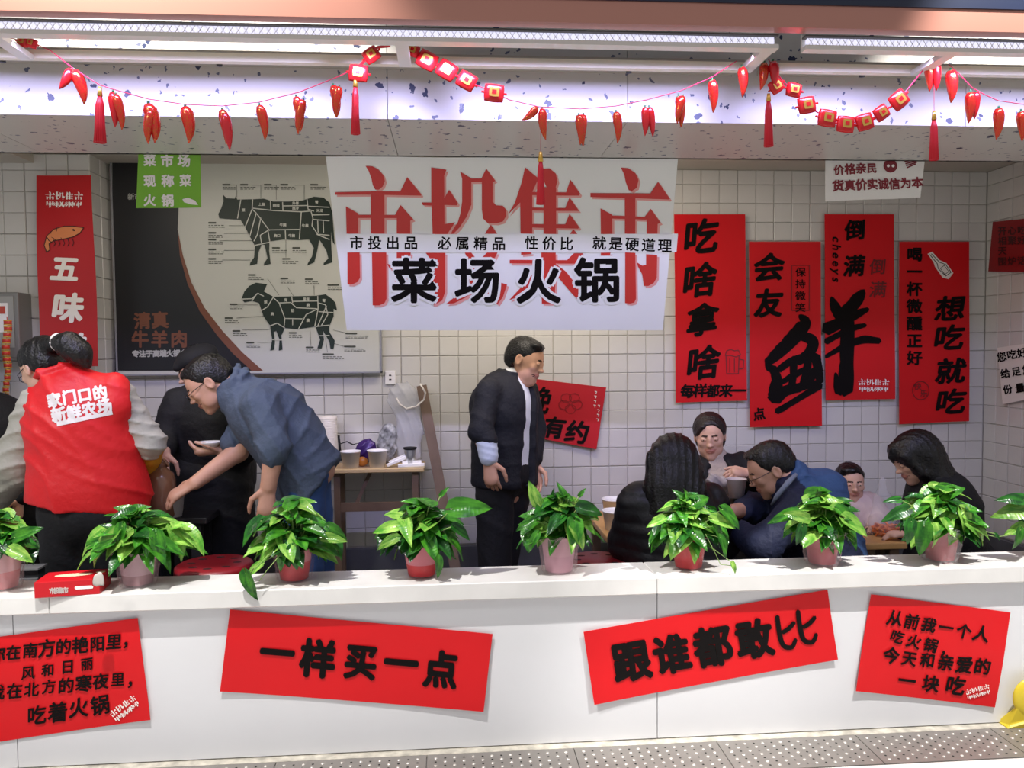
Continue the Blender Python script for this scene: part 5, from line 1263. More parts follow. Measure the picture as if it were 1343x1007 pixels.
# cup and crumpled bag by the woman facing
c = P(966, 652, 3.46); t = thing('paper_cup', 'white paper cup held up by the woman in the blazer', 'cup', c[:])
hc_ = P(966, 628, 3.46).z-c.z
mb = MB(); mb.lathe(c, [(0, 0), (.032, 0), (.044, hc_), (.047, hc_+.002), (.042, hc_), (.030, .004), (0, .004)], 24); mb.obj('body', mat('cup_lilac', '#ddd0d4', .5), t, True)
s = Sdf(); c = P(943, 634, 3.56); s.ell(c, (.055, .04, .03), None, .02); s.ell(c+V(-.03, -.01, .02), (.03, .03, .03), None, .02); s.ell(c+V(.05, 0, -.03), (.04, .03, .03), None, .02)
o = s.mesh('paper_napkin', mat('napkin', '#b3aaa5', .7), None, .005, disp=folds(.008, [((1, .2, 1), .03, 0), ((-1, 1, .6), .024, 1)])); tag(o, 'crumpled pale napkin in the hand of the woman in the blazer', 'napkin')
# paper towels and red packet between the two men at the table
s = Sdf(); c = P(985, 692, 3.48); s.ell(c, (.06, .03, .03), None, .02); s.ell(c+V(.05, 0, -.03), (.04, .03, .05), None, .02)
o = s.mesh('snack_packet', [mat('packet_red', '#b9402f', .4, var=.4, vscale=30)], None, .005, disp=folds(.006, [((1, .2, 1), .03, 0)])); tag(o, 'red and white snack packet by the hands of the man in blue', 'packet')
# bag of orange snacks
M_film = mat('clear_film', '#e6e2ea', .15, alpha=.2, bump=.5, bscale=20)
c = PZ(1163, 704, ZT); c.y += .02; t = thing('snack_bag', 'clear plastic bag of orange snacks on the bamboo table', 'bag', c[:])
s = Sdf(); s.ell(c+V(0, 0, .06), (.075, .05, .06), None, .03); s.ell(c+V(-.005, 0, .14), (.045, .03, .06), None, .04); s.cone(c+V(-.01, 0, .17), c+V(-.01, 0, .25), .022, .012, .03); s.cut(c, (0, 0, -1))
s.mesh('film', M_film, t, .006, disp=folds(.006, [((1, 0, .3), .035, 0), ((1, 1, -.3), .05, 1)]))
mb = MB(); rr = random.Random(5)
for i in range(46):
    a = rr.uniform(0, 6.28); q_ = rr.random()**.5*.055; p0 = c+V(q_*math.cos(a), q_*.6*math.sin(a), rr.uniform(.008, .05)); d = V(rr.uniform(-1, 1), rr.uniform(-1, 1), rr.uniform(-.3, .3)).normalized()*.022
    mb.tube([p0-d, p0+d*.2+V(0, 0, .004), p0+d], .0045, 5)
tag(mb.obj('orange_snacks', mat('orange_snack', '#f08030', .5), t, True), kind='stuff')
stool('red plastic stool behind the pale pink striped pot', P(785, 738, 3.25).x, 3.27, P(785, 733, 3.27).z)
stool('red plastic stool in front of the person in black', P(280, 745, 3.08).x, 3.09, P(280, 738, 3.09).z)
# ---- side table against the wall with its clutter
Z2 = 1.015; xs0, xs1 = P(432, 606, 3.95).x, P(556, 606, 3.95).x
t = thing('side_table', 'folding wooden side table against the tiles loaded with tubs and bags', 'table', ((xs0+xs1)/2, 4.06, 0))
mb = MB(); mb.box(xs0, xs1, 3.95, 4.19, Z2-.022, Z2); bevel(mb.obj('tabletop', mat('table_pale', '#cdb083', .45, var=.1), t), .004)
for x, y in ((P(545, 640, 4.0).x, 3.99), (xs0+.03, 3.99), (P(545, 640, 4.0).x, 4.15), (xs0+.03, 4.15)): mb = MB(); mb.box(x-.015, x+.015, y-.013, y+.013, 0, Z2-.022); mb.obj('leg', M_wood2, t)
mb = MB(); mb.bar(P(487, 616, 4.02), P(466, 664, 4.02), .02, .018); mb.obj('brace', M_wood2, t)
zc = P(480, 664, 4.0).z; mb = MB(); mb.box(xs0+.03, P(545, 640, 4.0).x, 3.985, 4.01, zc-.022, zc+.02); mb.obj('crossbar', M_wood2, t)
def on2(px, y=4.07): p = P(px, 606, y); return V(p.x, y, Z2)
c = on2(431, 4.10); t = thing('cup_stack', 'tall nested stack of cream paper bowls on the side table', 'bowls', c[:])
mb = MB(); pr = [(0, 0), (.036, 0)]
for i in range(26): pr += [(.046, .022+i*.0085), (.0475, .026+i*.0085), (.045, .027+i*.0085)]
pr += [(.046, .25), (0, .25)]; mb.lathe(c, pr, 24); mb.obj('body', mat('bowl_cream', '#ded6cb', .6), t, True)
tub('white paper tub on the side table next to the tall bowl stack', on2(460, 4.0), .048, .078, 'white paper tubs'); tub('white paper tub on the side table in front of the purple snack bag', on2(495, 4.0), .048, .080, 'white paper tubs')
c = on2(480, 4.09); s = Sdf(); s.ell(c+V(0, 0, .07), (.055, .03, .065), np.array(Matrix.Rotation(.35, 3, 'Y')), .02); s.cut(c, (0, 0, -1))
tag(s.mesh('snack_bag', mat('bag_purple', '#3f2568', .25, .2), None, .006, disp=folds(.007, [((1, 0, 1), .04, 0), ((1, 0, -1), .03, 1)])), 'purple foil snack bag on the side table', 'bag')
c = on2(475, 4.03); s = Sdf(); s.ell(c+V(0, 0, .025), (.03, .02, .025), None, .02); s.cut(c, (0, 0, -1))
tag(s.mesh('snack_bag', mat('bag_orange', '#c67a2a', .3), None, .006, disp=folds(.004, [((1, 0, 1), .03, 0)])), 'orange snack bag between the two tubs on the side table', 'bag')
c = on2(508, 4.12); s = Sdf(); s.ell(c+V(0, 0, .095), (.052, .03, .095), None, .02); s.ell(c+V(.015, 0, .17), (.035, .02, .04), None, .03); s.cut(c, (0, 0, -1))
m = mat('bag_patterned', '#8f9092', .5, var=.75, vscale=45)
tag(s.mesh('carrier_bag', m, None, .006, disp=folds(.010, [((1, 0, 1), .04, 0), ((1, 0, -.7), .03, 1)])), 'grey patterned plastic carrier bag standing on the side table', 'bag')
c = on2(534, 4.13); s = Sdf(); s.chain([(c+V(.01, 0, .05), .062), (c+V(.015, 0, .16), .064), (c+V(.005, 0, .27), .06), (c+V(-.015, 0, .335), .082)], .03, 0, '+', (np.array((0., 1., 0.)), .5)); s.cut(c, (0, 0, -1))
o = s.mesh('clear_bag', mat('clear_bag_film', '#d9dade', .25, alpha=.42, bump=.6, bscale=18), None, .007, disp=folds(.012, [((1, 0, .4), .045, 0), ((1, 0, -.5), .06, 1)])); tag(o, 'big clear plastic bag of cup lids hanging from the leaning plank', 'bag')
mb = MB(); mb.tube([P(x, y, 4.09) for x, y in ((520, 522), (524, 530), (533, 536), (546, 533), (556, 524), (558, 515), (551, 503))], .005, 6); tag(mb.obj('bag_strap', M_wink, None, True), 'white twisted strap of the clear bag looped over the plank', 'strap')
c = on2(538, 4.0); t = thing('thermos', 'small steel flask with a black rim on the side table', 'flask', c[:])
mb = MB(); mb.lathe(c, [(0, 0), (.026, 0), (.027, .06), (.029, .085)], 20); mb.obj('body', M_steel, t, True); mb = MB(); mb.lathe(c, [(.029, .085), (.034, .09), (.034, .096), (.02, .098), (0, .098)], 20); mb.obj('rim', M_black, t, True)
c = on2(530, 3.975); t = thing('cutlery_pack', 'bundle of white wrapped chopsticks on the side table', 'chopsticks', c[:], None)
for i, (a, b) in enumerate((((-.085, 0, .010), (.03, .02, .055)), ((-.075, .01, .024), (.035, .03, .068)), ((-.03, -.01, .010), (.10, 0, .012)), ((-.01, .01, .022), (.085, .015, .024)))):
    mb = MB(); mb.bar(c+V(*a), c+V(*b), .02, .014); bevel(mb.obj('chopstick_pack', M_cup, t), .002)
c = on2(528, 3.985); 
mb = MB(); mb.box(c.x-.02, c.x+.11, 3.955, 4.02, Z2+.0005, Z2+.004); tag(mb.obj('tray', mat('tray_cream', '#d9c9a6', .5), None), 'flat cream tray under the chopsticks', 'tray')
mb = MB(); mb.tube([P(x, y, 4.13) for x, y in ((444, 600), (446, 582), (455, 579), (463, 583), (470, 581), (472, 592))], .0035, 6); mb.tube([P(444, 571, 4.13), P(446, 590, 4.13), P(448, 604, 4.13)], .006, 6); tag(mb.obj('black_cable', M_black, None, True), 'black cable looped behind the first tub on the side table', 'cable')
# plank leaning on the wall, socket
a, b = P(553, 506, 4.17), P(587, 690, 3.98); d = (b-a); e = a+d*((a.z-.0)/(a.z-b.z))
mb = MB(); mb.bar(a, V(e.x, e.y, 0.0), .052, .022, up=(0, 1, 0)); tag(mb.obj('wooden_plank', M_wood2), 'brown wooden plank leaning against the tiles beside the side table', 'plank')
c = P(512, 495, YB); t = thing('wall_socket', 'white wall socket above the side table', 'socket', c[:])
mb = MB(); mb.box(c.x-.027, c.x+.027, YB-.012, YB-.0, c.z-.036, c.z+.036); bevel(mb.obj('plate', M_cup, t), .003, 2)
mb = MB()
for dz in (-.01, .012): mb.box(c.x-.006, c.x+.006, YB-.0135, YB-.012, c.z+dz-.003, c.z+dz+.003)
mb.obj('slots', M_black, t)
# metal box and firecrackers on the pillar
c = P(5, 440, YP-.12); x1 = P(24, 400, YP-.12).x; zt_, zb_ = P(0, 383, YP-.12).z, P(0, 470, YP-.12).z
t = thing('fuse_box', 'grey metal wall box with a curled red and white notice on the pillar', 'box', (x1-.1, YP-.06, zb_))
mb = MB(); mb.box(x1-.30, x1, YP-.12, YP, zb_, zt_); bevel(mb.obj('body', mat('box_grey', '#8f8d8a', .4, .5), t), .006, 2)
mb = MB(); mb.box(x1-.28, x1-.02, YP-.124, YP-.121, zb_+.05, zt_-.02); mb.obj('door', mat('box_door', '#aaa7a2', .35, .4), t)
mb = MB(); mb.box(x1-.25, x1-.045, YP-.1265, YP-.1245, zb_+.12, zt_-.05); mb.obj('notice', M_cup, t)
mb = MB(); mb.box(x1-.24, x1-.055, YP-.128, YP-.127, zt_-.10, zt_-.065); mb.obj('notice_band', mat('notice_red', '#c24a3a', .5), t)
t = thing('firecracker_string', 'hanging string of red and gold paper firecrackers in front of the metal box', 'firecrackers', P(9, 420, YP-.2)[:])
M_fr = mat('cracker_red', '#c43322', .4); M_gold = mat('gold', '#e0b050', .3, .7)
pts = [P(9+1.5*math.sin(k*.9), 415+k*8, YP-.2) for k in range(15)]
mb = MB(); mb.tube(pts, .002, 5); mb.obj('string', M_fr, t)
for k in range(13):
    p = pts[k+1]; mb = MB(); w = .017 if k < 8 else .013
    mb.lathe(p-V(0, 0, .011), [(0, 0), (w, 0), (w, .022), (0, .022)], 8); mb.lathe(p-V(0, 0, .012), [(w+.0008, .0), (w+.0008, .005)], 8, 1); mb.lathe(p-V(0, 0, .012), [(w+.0008, .019), (w+.0008, .024)], 8, 1); mb.obj('firecracker', [M_fr, M_gold], t, True)
# red carton on the counter
fl, fr, brr = PZ(45, 785, ZC), PZ(131, 779, ZC), PZ(146, 765, ZC); bl = fl+(brr-fr); h = .052
t = thing('tissue_box', 'flat red carton with a small white logo lying on the counter', 'box', ((fl.x+brr.x)/2, (fl.y+brr.y)/2, ZC))
up = V(0, 0, h); M_car = mat('carton_red', '#c01520', .35)
mb = MB(); mb.hexa([fl, fr, brr, bl], [p+up for p in (fl, fr, brr, bl)]); bevel(mb.obj('body', M_car, t), .003, 2)
tp = lambda u, v: fl+(fr-fl)*u+(bl-fl)*v+up+V(0, 0, .0008)
mb = MB(); n = 18; mb.add([tp(.5+.30*math.cos(2*PI*i/n), .52+.16*math.sin(2*PI*i/n)) for i in range(n)], [tuple(range(n))]); mb.add([tp(.9+.08*math.cos(2*PI*i/n), .66+.1*math.sin(2*PI*i/n)) for i in range(n)], [tuple(range(n))]); mb.obj('opening', mat('carton_cream', '#d8c7a8', .5), t)
def mpF(x, y, l):
    # the carton's front face: pixel frame (45..131, 763..785)
    u = (x-45)/86; v = (785-y-(x-45)*.07)/20.5; return fl+(fr-fl)*u+up*v+V(0, -.0016, 0)
ink = Ink(mpF); ink.text('市投集市', (69, 775), (86, 774), 8, .04); ink.poly([(99, 769), (121, 767.5), (123, 769.5), (122, 771.5), (100, 773), (98, 771)]); ink.obj('logo', M_wink, t)
s = Sdf(); c = PZ(125, 772, ZC+h)+V(0, .03, 0); s.ell(c+V(0, 0, .012), (.016, .005, .034), None, .01); s.ell(c+V(-.012, 0, .01), (.010, .005, .026), None, .004); s.cut(c, (0, 0, -1))
s.mesh('tissue', mat('tissue', '#b9b2ac', .8), t, .004, disp=folds(.006, [((1, 0, .2), .02, 0)]))
# yellow stand at the foot of the counter
c = P(1352, 915, 2.66); g = thing('yellow_stand', 'yellow plastic stand with a round plate and flat foot against the counter', 'stand', (c.x, 2.6, ZOUT))
M_y = mat('yellow_plastic', '#d9c02e', .4)
rad = (P(1352, 915, 2.6)-P(1329, 915, 2.6)).length
s = Sdf(); s.cone(c+V(.0, 0, 0), c+V(.0, .0, .004), rad*1.08, rad*1.08, .01, 0, '+', (np.array((0., 1., 0.)), .22)); s.mesh('round_plate', M_y, g, .007)
a, b = PZ(1314, 951, ZOUT), P(1346, 926, 2.62)
mb = MB(); mb.hexa([a+V(0, -.03, 0), a+V(.4, -.03, 0), a+V(.4, .03, 0), a+V(0, .03, 0)], [a+V(.012, -.02, .012), b+V(.31, -.0, .012), b+V(.31, .03, .012), b+V(-.0, .03, .0)]); bevel(mb.obj('foot', M_y, g), .003)

# ------------------------------------------------------------------ garlands of paper-and-foil chillies
def foil_mat():
    m = bpy.data.materials.new('chili_foil'); m.use_nodes = True; nt = m.node_tree; b = nt.nodes['Principled BSDF']; L = nt.links
    tc = nt.nodes.new('ShaderNodeTexCoord'); v = nt.nodes.new('ShaderNodeTexVoronoi'); v.inputs['Scale'].default_value = 150; v.feature = 'F1'
    L.new(tc.outputs['Object'], v.inputs['Vector']); sp = nt.nodes.new('ShaderNodeSeparateColor'); L.new(v.outputs['Color'], sp.inputs[0])
    g = nt.nodes.new('ShaderNodeMath'); g.operation = 'GREATER_THAN'; g.inputs[1].default_value = .80; L.new(sp.outputs[0], g.inputs[0])
    mx = nt.nodes.new('ShaderNodeMix'); mx.data_type = 'RGBA'; mx.inputs['A'].default_value = lin('#c5121a'); mx.inputs['B'].default_value = lin('#d9a038'); L.new(g.outputs[0], mx.inputs['Factor'])
    L.new(mx.outputs['Result'], b.inputs['Base Color']); L.new(g.outputs[0], b.inputs['Metallic']); b.inputs['Roughness'].default_value = .22; return m
M_foil = foil_mat(); M_cr = mat('chili_red', '#c5121a', .22, coat=.4); M_gr = mat('chili_stem', '#2c6b3c', .5)
def chili_me(bend, m):
    mb = MB(); n = 9; pts = []; rs = []
    for i in range(n):
        t_ = i/(n-1); pts.append(V(bend*math.sin(t_*2.2)*.12, 0, -.08-.92*t_)); rs.append(.155*(math.sin(min(1, t_*3.2+.35)*PI/2))*(1-t_**2.6)+.012)
    mb.tube(pts, rs, 10); mb.tube([V(0, 0, 0), V(0, 0, -.07)], [.03, .03], 5, 1); mb.lathe(V(0, 0, -.12), [(.10, 0), (.085, .03), (.03, .055)], 8, 1)
    me = bpy.data.meshes.new('chili'); me.from_pydata(mb.v, [], mb.f); me.materials.append(m); me.materials.append(M_gr)
    me.polygons.foreach_set('material_index', mb.m); me.polygons.foreach_set('use_smooth', [True]*len(me.polygons)); me.update(); return me
CH = [chili_me(1, M_foil), chili_me(-1, M_foil), chili_me(.5, M_cr)]
YG = 2.40
def chili(root, x, y0, y1, ang=0, k=0, wide=1.0):
    p = P(x, y0, YG+random.uniform(-.01, .01)); L = (y1-y0)/F*YG
    o = bpy.data.objects.new('chili', CH[k]); COL.objects.link(o); setp(o, root)
    o.location = p; o.rotation_euler = (0, ang, random.uniform(0, .6)); o.scale = (L*wide, L*wide, L); return o
def gstring(root, pts, w=.0012):
    mb = MB(); mb.tube([P(x, y, YG) for x, y in pts], w, 5); return mb.obj('string', mat('string_red', '#b0183a', .6), root)
def tassel(root, x, y0, ym, y1, w=7):
    a, b, c = P(x, y0, YG), P(x, ym, YG), P(x, y1, YG); mb = MB()
    mb.tube([a, b], [.005, .008], 8); o = mb.obj('bead', M_gold, root, True); mb = MB(); r = w/F*YG*.75
    for i in range(16):
        t_ = i*2*PI/16; e = V(math.cos(t_), math.sin(t_), 0); q = c-b
        mb.tube([b+e*.003, b+e*r*.6+q*.2, b+e*r*.75+q*.6, c+e*r*(1+random.uniform(-.1, .15))], [.0025, .0035, .0035, .003], 5)
    mb.obj('tassel', mat('tassel_red', '#d01226', .5), root, True)
M_pr = mat('pouch_red', '#cf1a20', .25)
def pouch(root, x, y, s_=18, ang=0):
    s_ *= 1.2; c = P(x, y, YG); r = s_/F*YG/2; s = Sdf(); R = np.array(Matrix.Rotation(ang, 3, 'Y'))
    mb = MB(); n = 16; vs = []
    def pt(a, k, d): 
        sq = 1/max(abs(math.cos(a)), abs(math.sin(a)))**.75; q = Vector((math.cos(a)*sq*r*k, d, math.sin(a)*sq*r*k*.9)); q.rotate(Matrix.Rotation(ang, 3, 'Y')); return c+q
    rings = [(0.05, -.011), (.55, -.010), (.85, -.006), (1, 0), (.85, .006), (.05, .011)]
    for k, d in rings: vs += [pt(2*PI*i/n, k, d) for i in range(n)]
    fs = [(j*n+i, j*n+(i+1) % n, (j+1)*n+(i+1) % n, (j+1)*n+i) for j in range(len(rings)-1) for i in range(n)]+[tuple(range(n)), tuple(range(5*n, 6*n))[::-1]]
    mb.add(vs, fs, 0)
    mb.add([pt(2*PI*i/n, .5, -.0125) for i in range(n)], [tuple(range(n))], 1); mb.add([pt(2*PI*i/4+.8, .25, -.0135) for i in range(4)], [(0, 1, 2, 3)], 0)
    for sgn in (-1, 1):
        e = pt(0 if sgn > 0 else PI, 1.25, 0); mb.tube([c, e], [.004, .003], 6)
    return mb.obj('pouch', [M_pr, M_gold], root, True)
g1 = thing('chili_garland', 'garland of red chillies sagging in front of the beam above the butcher board', 'garland', P(250, 60, YG)[:], 'red chilli garlands')
gstring(g1, [(14, 50), (26, 53), (45, 57), (66, 66), (95, 89), (130, 111), (148, 117), (195, 130), (243, 137), (292, 139), (340, 134), (392, 121), (440, 102), (462, 92)], .0014)
for a in ((95, 89, 121, .55, 2, 1.2), (97, 89, 133, -.12, 0, 1.1), (148, 118, 164, .02, 2, .95), (151, 121, 167, -.06, 0, .8), (194, 133, 184, -.02, 0, 1.1), (199, 141, 187, .02, 1, .9), (243, 137, 185, .05, 0, 1.1), (291, 141, 187, .0, 0, .9), (294, 145, 194, -.07, 2, .85), (340, 135, 181, -.04, 0, .9), (388, 124, 170, -.02, 0, .85), (398, 128, 175, .08, 1, .8), (437, 109, 152, .0, 0, .9), (445, 111, 152, .03, 1, .9)): chili(g1, *a)
tassel(g1, 131, 114, 126, 187, 8); pouch(g1, 470, 96, 21, .1); tassel(g1, 466, 104, 114, 176, 6)
for a in ((487, 72, 18, -.6), (30, 55, 12, .2), (42, 57, 11, .3)): pouch(g1, *a)
mb = MB(); mb.tube([P(x, y, YG) for x, y in ((470, 88), (478, 80), (487, 70), (495, 62), (512, 60))], .004, 6); mb.obj('ribbon', M_pr, g1)
g2 = thing('chili_garland', 'garland with red pouches and chillies crossing above the big white banner', 'garland', P(720, 60, YG)[:], 'red chilli garlands')
gstring(g2, [(524, 60), (541, 67), (557, 79), (585, 92), (613, 106), (648, 122), (668, 131), (707, 140), (761, 143), (808, 139), (848, 131), (893, 119), (934, 101), (966, 80)], .0014)
for a in ((541, 66, 15, .4), (560, 79, 22, .5), (586, 92, 22, .55), (612, 106, 21, .5), (648, 122, 22, .1)): pouch(g2, *a)
for a in ((706, 140, 168, 1.0, 0, 1.15), (711, 140, 182, -.22, 1, .9), (759, 148, 189, .05, 0, .95), (765, 148, 191, -.08, 1, .9), (808, 144, 187, .05, 0, .9), (846, 138, 178, .05, 2, .9), (851, 138, 179, -.1, 2, .85), (890, 123, 166, .0, 0, .9), (896, 124, 164, .14, 1, .9), (934, 102, 147, .05, 0, .95), (973, 85, 127, .08, 0, 1.0)): chili(g2, *a)
gstring(g2, [(708, 141), (709, 170), (709, 200)], .0008); tassel(g2, 709, 199, 212, 268, 6)
g3 = thing('chili_garland', 'garland of curved red pouches and chillies above the four tall red banners', 'garland', P(1130, 60, YG)[:], 'red chilli garlands')
gstring(g3, [(1008, 78), (1018, 95), (1028, 108), (1039, 118), (1057, 138), (1083, 154), (1108, 162), (1133, 160), (1156, 149), (1178, 132), (1192, 115), (1208, 95), (1218, 82)], .002)
gstring(g3, [(1244, 84), (1258, 97), (1275, 115), (1291, 124), (1309, 132), (1343, 137), (1360, 137)], .0014)
for a in ((1003, 80, 119, .28, 0, 1.0), (1014, 78, 115, .0, 2, 1.15), (1217, 80, 120, .0, 0, 1.0), (1227, 78, 119, -.02, 2, 1.0), (1247, 89, 135, .08, 0, 1.1), (1273, 118, 163, .2, 0, 1.0), (1280, 118, 158, .12, 2, .9), (1310, 139, 184, .18, 0, 1.0), (1339, 143, 186, .0, 0, 1.0)): chili(g3, *a)
for a in ((1018, 113, 17, -.6), (1041, 118, 18, .2), (1058, 138, 21, -.2), (1085, 155, 22, .15), (1109, 163, 21, .1), (1134, 160, 21, -.3), (1156, 148, 18, -.6), (1179, 131, 22, -.7)): pouch(g3, *a)
tassel(g3, 1008, 123, 133, 192, 7); gstring(g3, [(1225, 82), (1225, 150)], .0008); tassel(g3, 1225, 146, 157, 210, 7)
# ------------------------------------------------------------------ pothos plants along the counter
def leaf_mat(name, a, b, vein):
    m = bpy.data.materials.new(name); m.use_nodes = True; nt = m.node_tree; B_ = nt.nodes['Principled BSDF']; L = nt.links
    tc = nt.nodes.new('ShaderNodeTexCoord'); mp_ = nt.nodes.new('ShaderNodeMapping'); mp_.inputs['Scale'].default_value = (3.2, .9, 1)
    oi = nt.nodes.new('ShaderNodeObjectInfo'); ad = nt.nodes.new('ShaderNodeVectorMath'); ad.operation = 'ADD'
    sc_ = nt.nodes.new('ShaderNodeMath'); sc_.operation = 'MULTIPLY'; sc_.inputs[1].default_value = 40; L.new(oi.outputs['Random'], sc_.inputs[0])
    L.new(tc.outputs['Object'], mp_.inputs['Vector']); L.new(mp_.outputs[0], ad.inputs[0]); L.new(sc_.outputs[0], ad.inputs[1])
    n = nt.nodes.new('ShaderNodeTexNoise'); n.inputs['Scale'].default_value = 2.2; n.inputs['Detail'].default_value = 3; L.new(ad.outputs[0], n.inputs['Vector'])
    cr = nt.nodes.new('ShaderNodeValToRGB'); cr.color_ramp.elements[0].position = .36; cr.color_ramp.elements[0].color = lin(a); cr.color_ramp.elements[1].position = .70; cr.color_ramp.elements[1].color = lin(b)
    L.new(n.outputs['Fac'], cr.inputs[0])
    w = nt.nodes.new('ShaderNodeTexWave'); w.inputs['Scale'].default_value = 3.2; w.inputs['Distortion'].default_value = 1; w.bands_direction = 'Y'; L.new(tc.outputs['Object'], w.inputs['Vector'])
    bp = nt.nodes.new('ShaderNodeBump'); bp.inputs['Strength'].default_value = .07; bp.inputs['Distance'].default_value = .02; L.new(w.outputs['Fac'], bp.inputs['Height']); L.new(bp.outputs[0], B_.inputs['Normal'])
    hs = nt.nodes.new('ShaderNodeHueSaturation'); mr = nt.nodes.new('ShaderNodeMapRange'); mr.inputs[3].default_value = .72; mr.inputs[4].default_value = 1.3
    L.new(oi.outputs['Random'], mr.inputs[0]); L.new(mr.outputs[0], hs.inputs['Value']); L.new(cr.outputs[0], hs.inputs['Color']); L.new(hs.outputs[0], B_.inputs['Base Color'])
    B_.inputs['Roughness'].default_value = .28; B_.inputs['Subsurface Weight'].default_value = 0
    tr = nt.nodes.new('ShaderNodeBsdfTranslucent'); L.new(hs.outputs[0], tr.inputs['Color']); ms = nt.nodes.new('ShaderNodeMixShader'); ms.inputs[0].default_value = .22
    out = nt.nodes['Material Output']; L.new(B_.outputs[0], ms.inputs[1]); L.new(tr.outputs[0], ms.inputs[2]); L.new(ms.outputs[0], out.inputs['Surface'])
    return m
M_leafs = [leaf_mat('leaf_green', '#1f5a1a', '#4f9a28', 0), leaf_mat('leaf_deep', '#123c17', '#2f7424', 0), leaf_mat('leaf_light', '#4a8c2a', '#a4cc5e', 0)]
M_stemg = mat('petiole', '#86a35a', .5)
def leaf_mesh(k, m):
    r = random.Random(k); mb = MB(); nu, nv = 6, 9; vs = []; dr = r.uniform(.15, .55); fold = r.uniform(.18, .42); tw = r.uniform(-.25, .25); wd = r.uniform(.26, .36)
    for j in range(nv+1):
        t = j/nv; w = wd*(math.sin(PI*min(1, (t+.04)/1.04)**.62))**.85 if 0 < t < 1 else (.03 if t == 0 else .0)
        yb_ = t-.08*(1 if j else 0)*(1-t)**4
        for i in range(nu+1):
            u = i/nu*2-1; x = u*w; back = -.10*abs(u)**2*(1-t)**3*2.0
            vs.append((x+tw*.15*t*t, yb_+back, -dr*t*t+fold*abs(x)-.02+.018*math.sin(t*9+u*3+k)))
    fs = [(j*(nu+1)+i, j*(nu+1)+i+1, (j+1)*(nu+1)+i+1, (j+1)*(nu+1)+i) for j in range(nv) for i in range(nu)]
    me = bpy.data.meshes.new('leaf'); me.from_pydata(vs, [], fs); me.materials.append(m); me.polygons.foreach_set('use_smooth', [True]*len(fs)); me.validate(); me.update(); return me
LEAF = [[leaf_mesh(k+10*q, m) for k in range(4)] for q, m in enumerate(M_leafs)]
def put_leaf(root, base, tip, nrm, r, kind=0, slim=1):
    d = tip-base; L = d.length; y = d/L; z = (nrm-y*nrm.dot(y))
    if z.length < 1e-3: z = V(0, -.5, 1)-y*V(0, -.5, 1).dot(y)
    z.normalize(); x = y.cross(z)
    o = bpy.data.objects.new('leaf', LEAF[kind][r.randrange(4)]); COL.objects.link(o)
    wx = r.uniform(.85, 1.2)*slim
    M = Matrix(((x.x*L*wx, y.x*L, z.x*L, base.x), (x.y*L*wx, y.y*L, z.y*L, base.y), (x.z*L*wx, y.z*L, z.z*L, base.z), (0, 0, 0, 1)))
    o.parent = root; o.matrix_parent_inverse = Matrix.Translation(-ROOTLOC[root]); o.matrix_basis = M; return o
def pot(root, c, rt, rb, h, lo, hi, split, wrap, outer):
    n = 32
    mb = MB(); mb.lathe(c, [(0, .008), (rb*.93, .008), (rb*.95+(rt-rb)*split, h*split)], n, 0); mb.lathe(c, [(rb*.95+(rt-rb)*split, h*split), (rt*.96, h-.004), (rt*.98, h), (rt*.90, h), (rt*.86, h*.8), (0, h*.8)], n, 1)
    mb.obj('inner_pot', [mat('pot_'+lo.strip('#'), lo, .45), mat('pot_'+hi.strip('#'), hi, .5)], root, True)
    mb = MB(); mb.lathe(c, [(0, .0005), (rb*.9, .0005), (rb, .006), (rb*1.0, .012), (rt*1.03, h*.96), (rt*1.09, h*.99), (rt*1.09, h+.004), (rt*1.03, h+.002)], n)
    mb.obj('outer_pot', outer, root, True)
    mb = MB(); mb.lathe(c, [(0, h*.82), (rt*.87, h*.82)], 16); mb.obj('soil', mat('soil', '#2b1d14', .95, bump=.8, bscale=90), root)
    if wrap:
        mb = MB(); nn = 40; rings = 6; vs = []; rr = random.Random(int(c.x*1000))
        for j in range(rings+1):
            t = j/rings
            for i in range(nn):
                a = 2*PI*i/nn; q = (rb+(rt-rb)*t)*1.06+.004+.0035*math.sin(i*2.3+j)+rr.uniform(-.001, .0025)*(1+2*t)+(.010 if j == rings else 0)*(1+math.sin(i*1.7))
                vs.append((c.x+q*math.cos(a), c.y+q*math.sin(a), c.z+.004+h*1.02*t+(.006*math.sin(i*1.3) if j == rings else 0)))
        mb.add(vs, [(j*nn+i, j*nn+(i+1) % nn, (j+1)*nn+(i+1) % nn, (j+1)*nn+i) for j in range(rings) for i in range(nn)]); mb.obj('plastic_wrap', wrap, root, True)
M_out = mat('pot_clear', '#d9a9b0', .08, alpha=.07); M_wrap = mat('wrap_pink', '#dcc0c6', .2, alpha=.2, bump=.4, bscale=25); M_wrap2 = mat('wrap_white', '#e6e0e2', .25, alpha=.2, bump=.4, bscale=25)
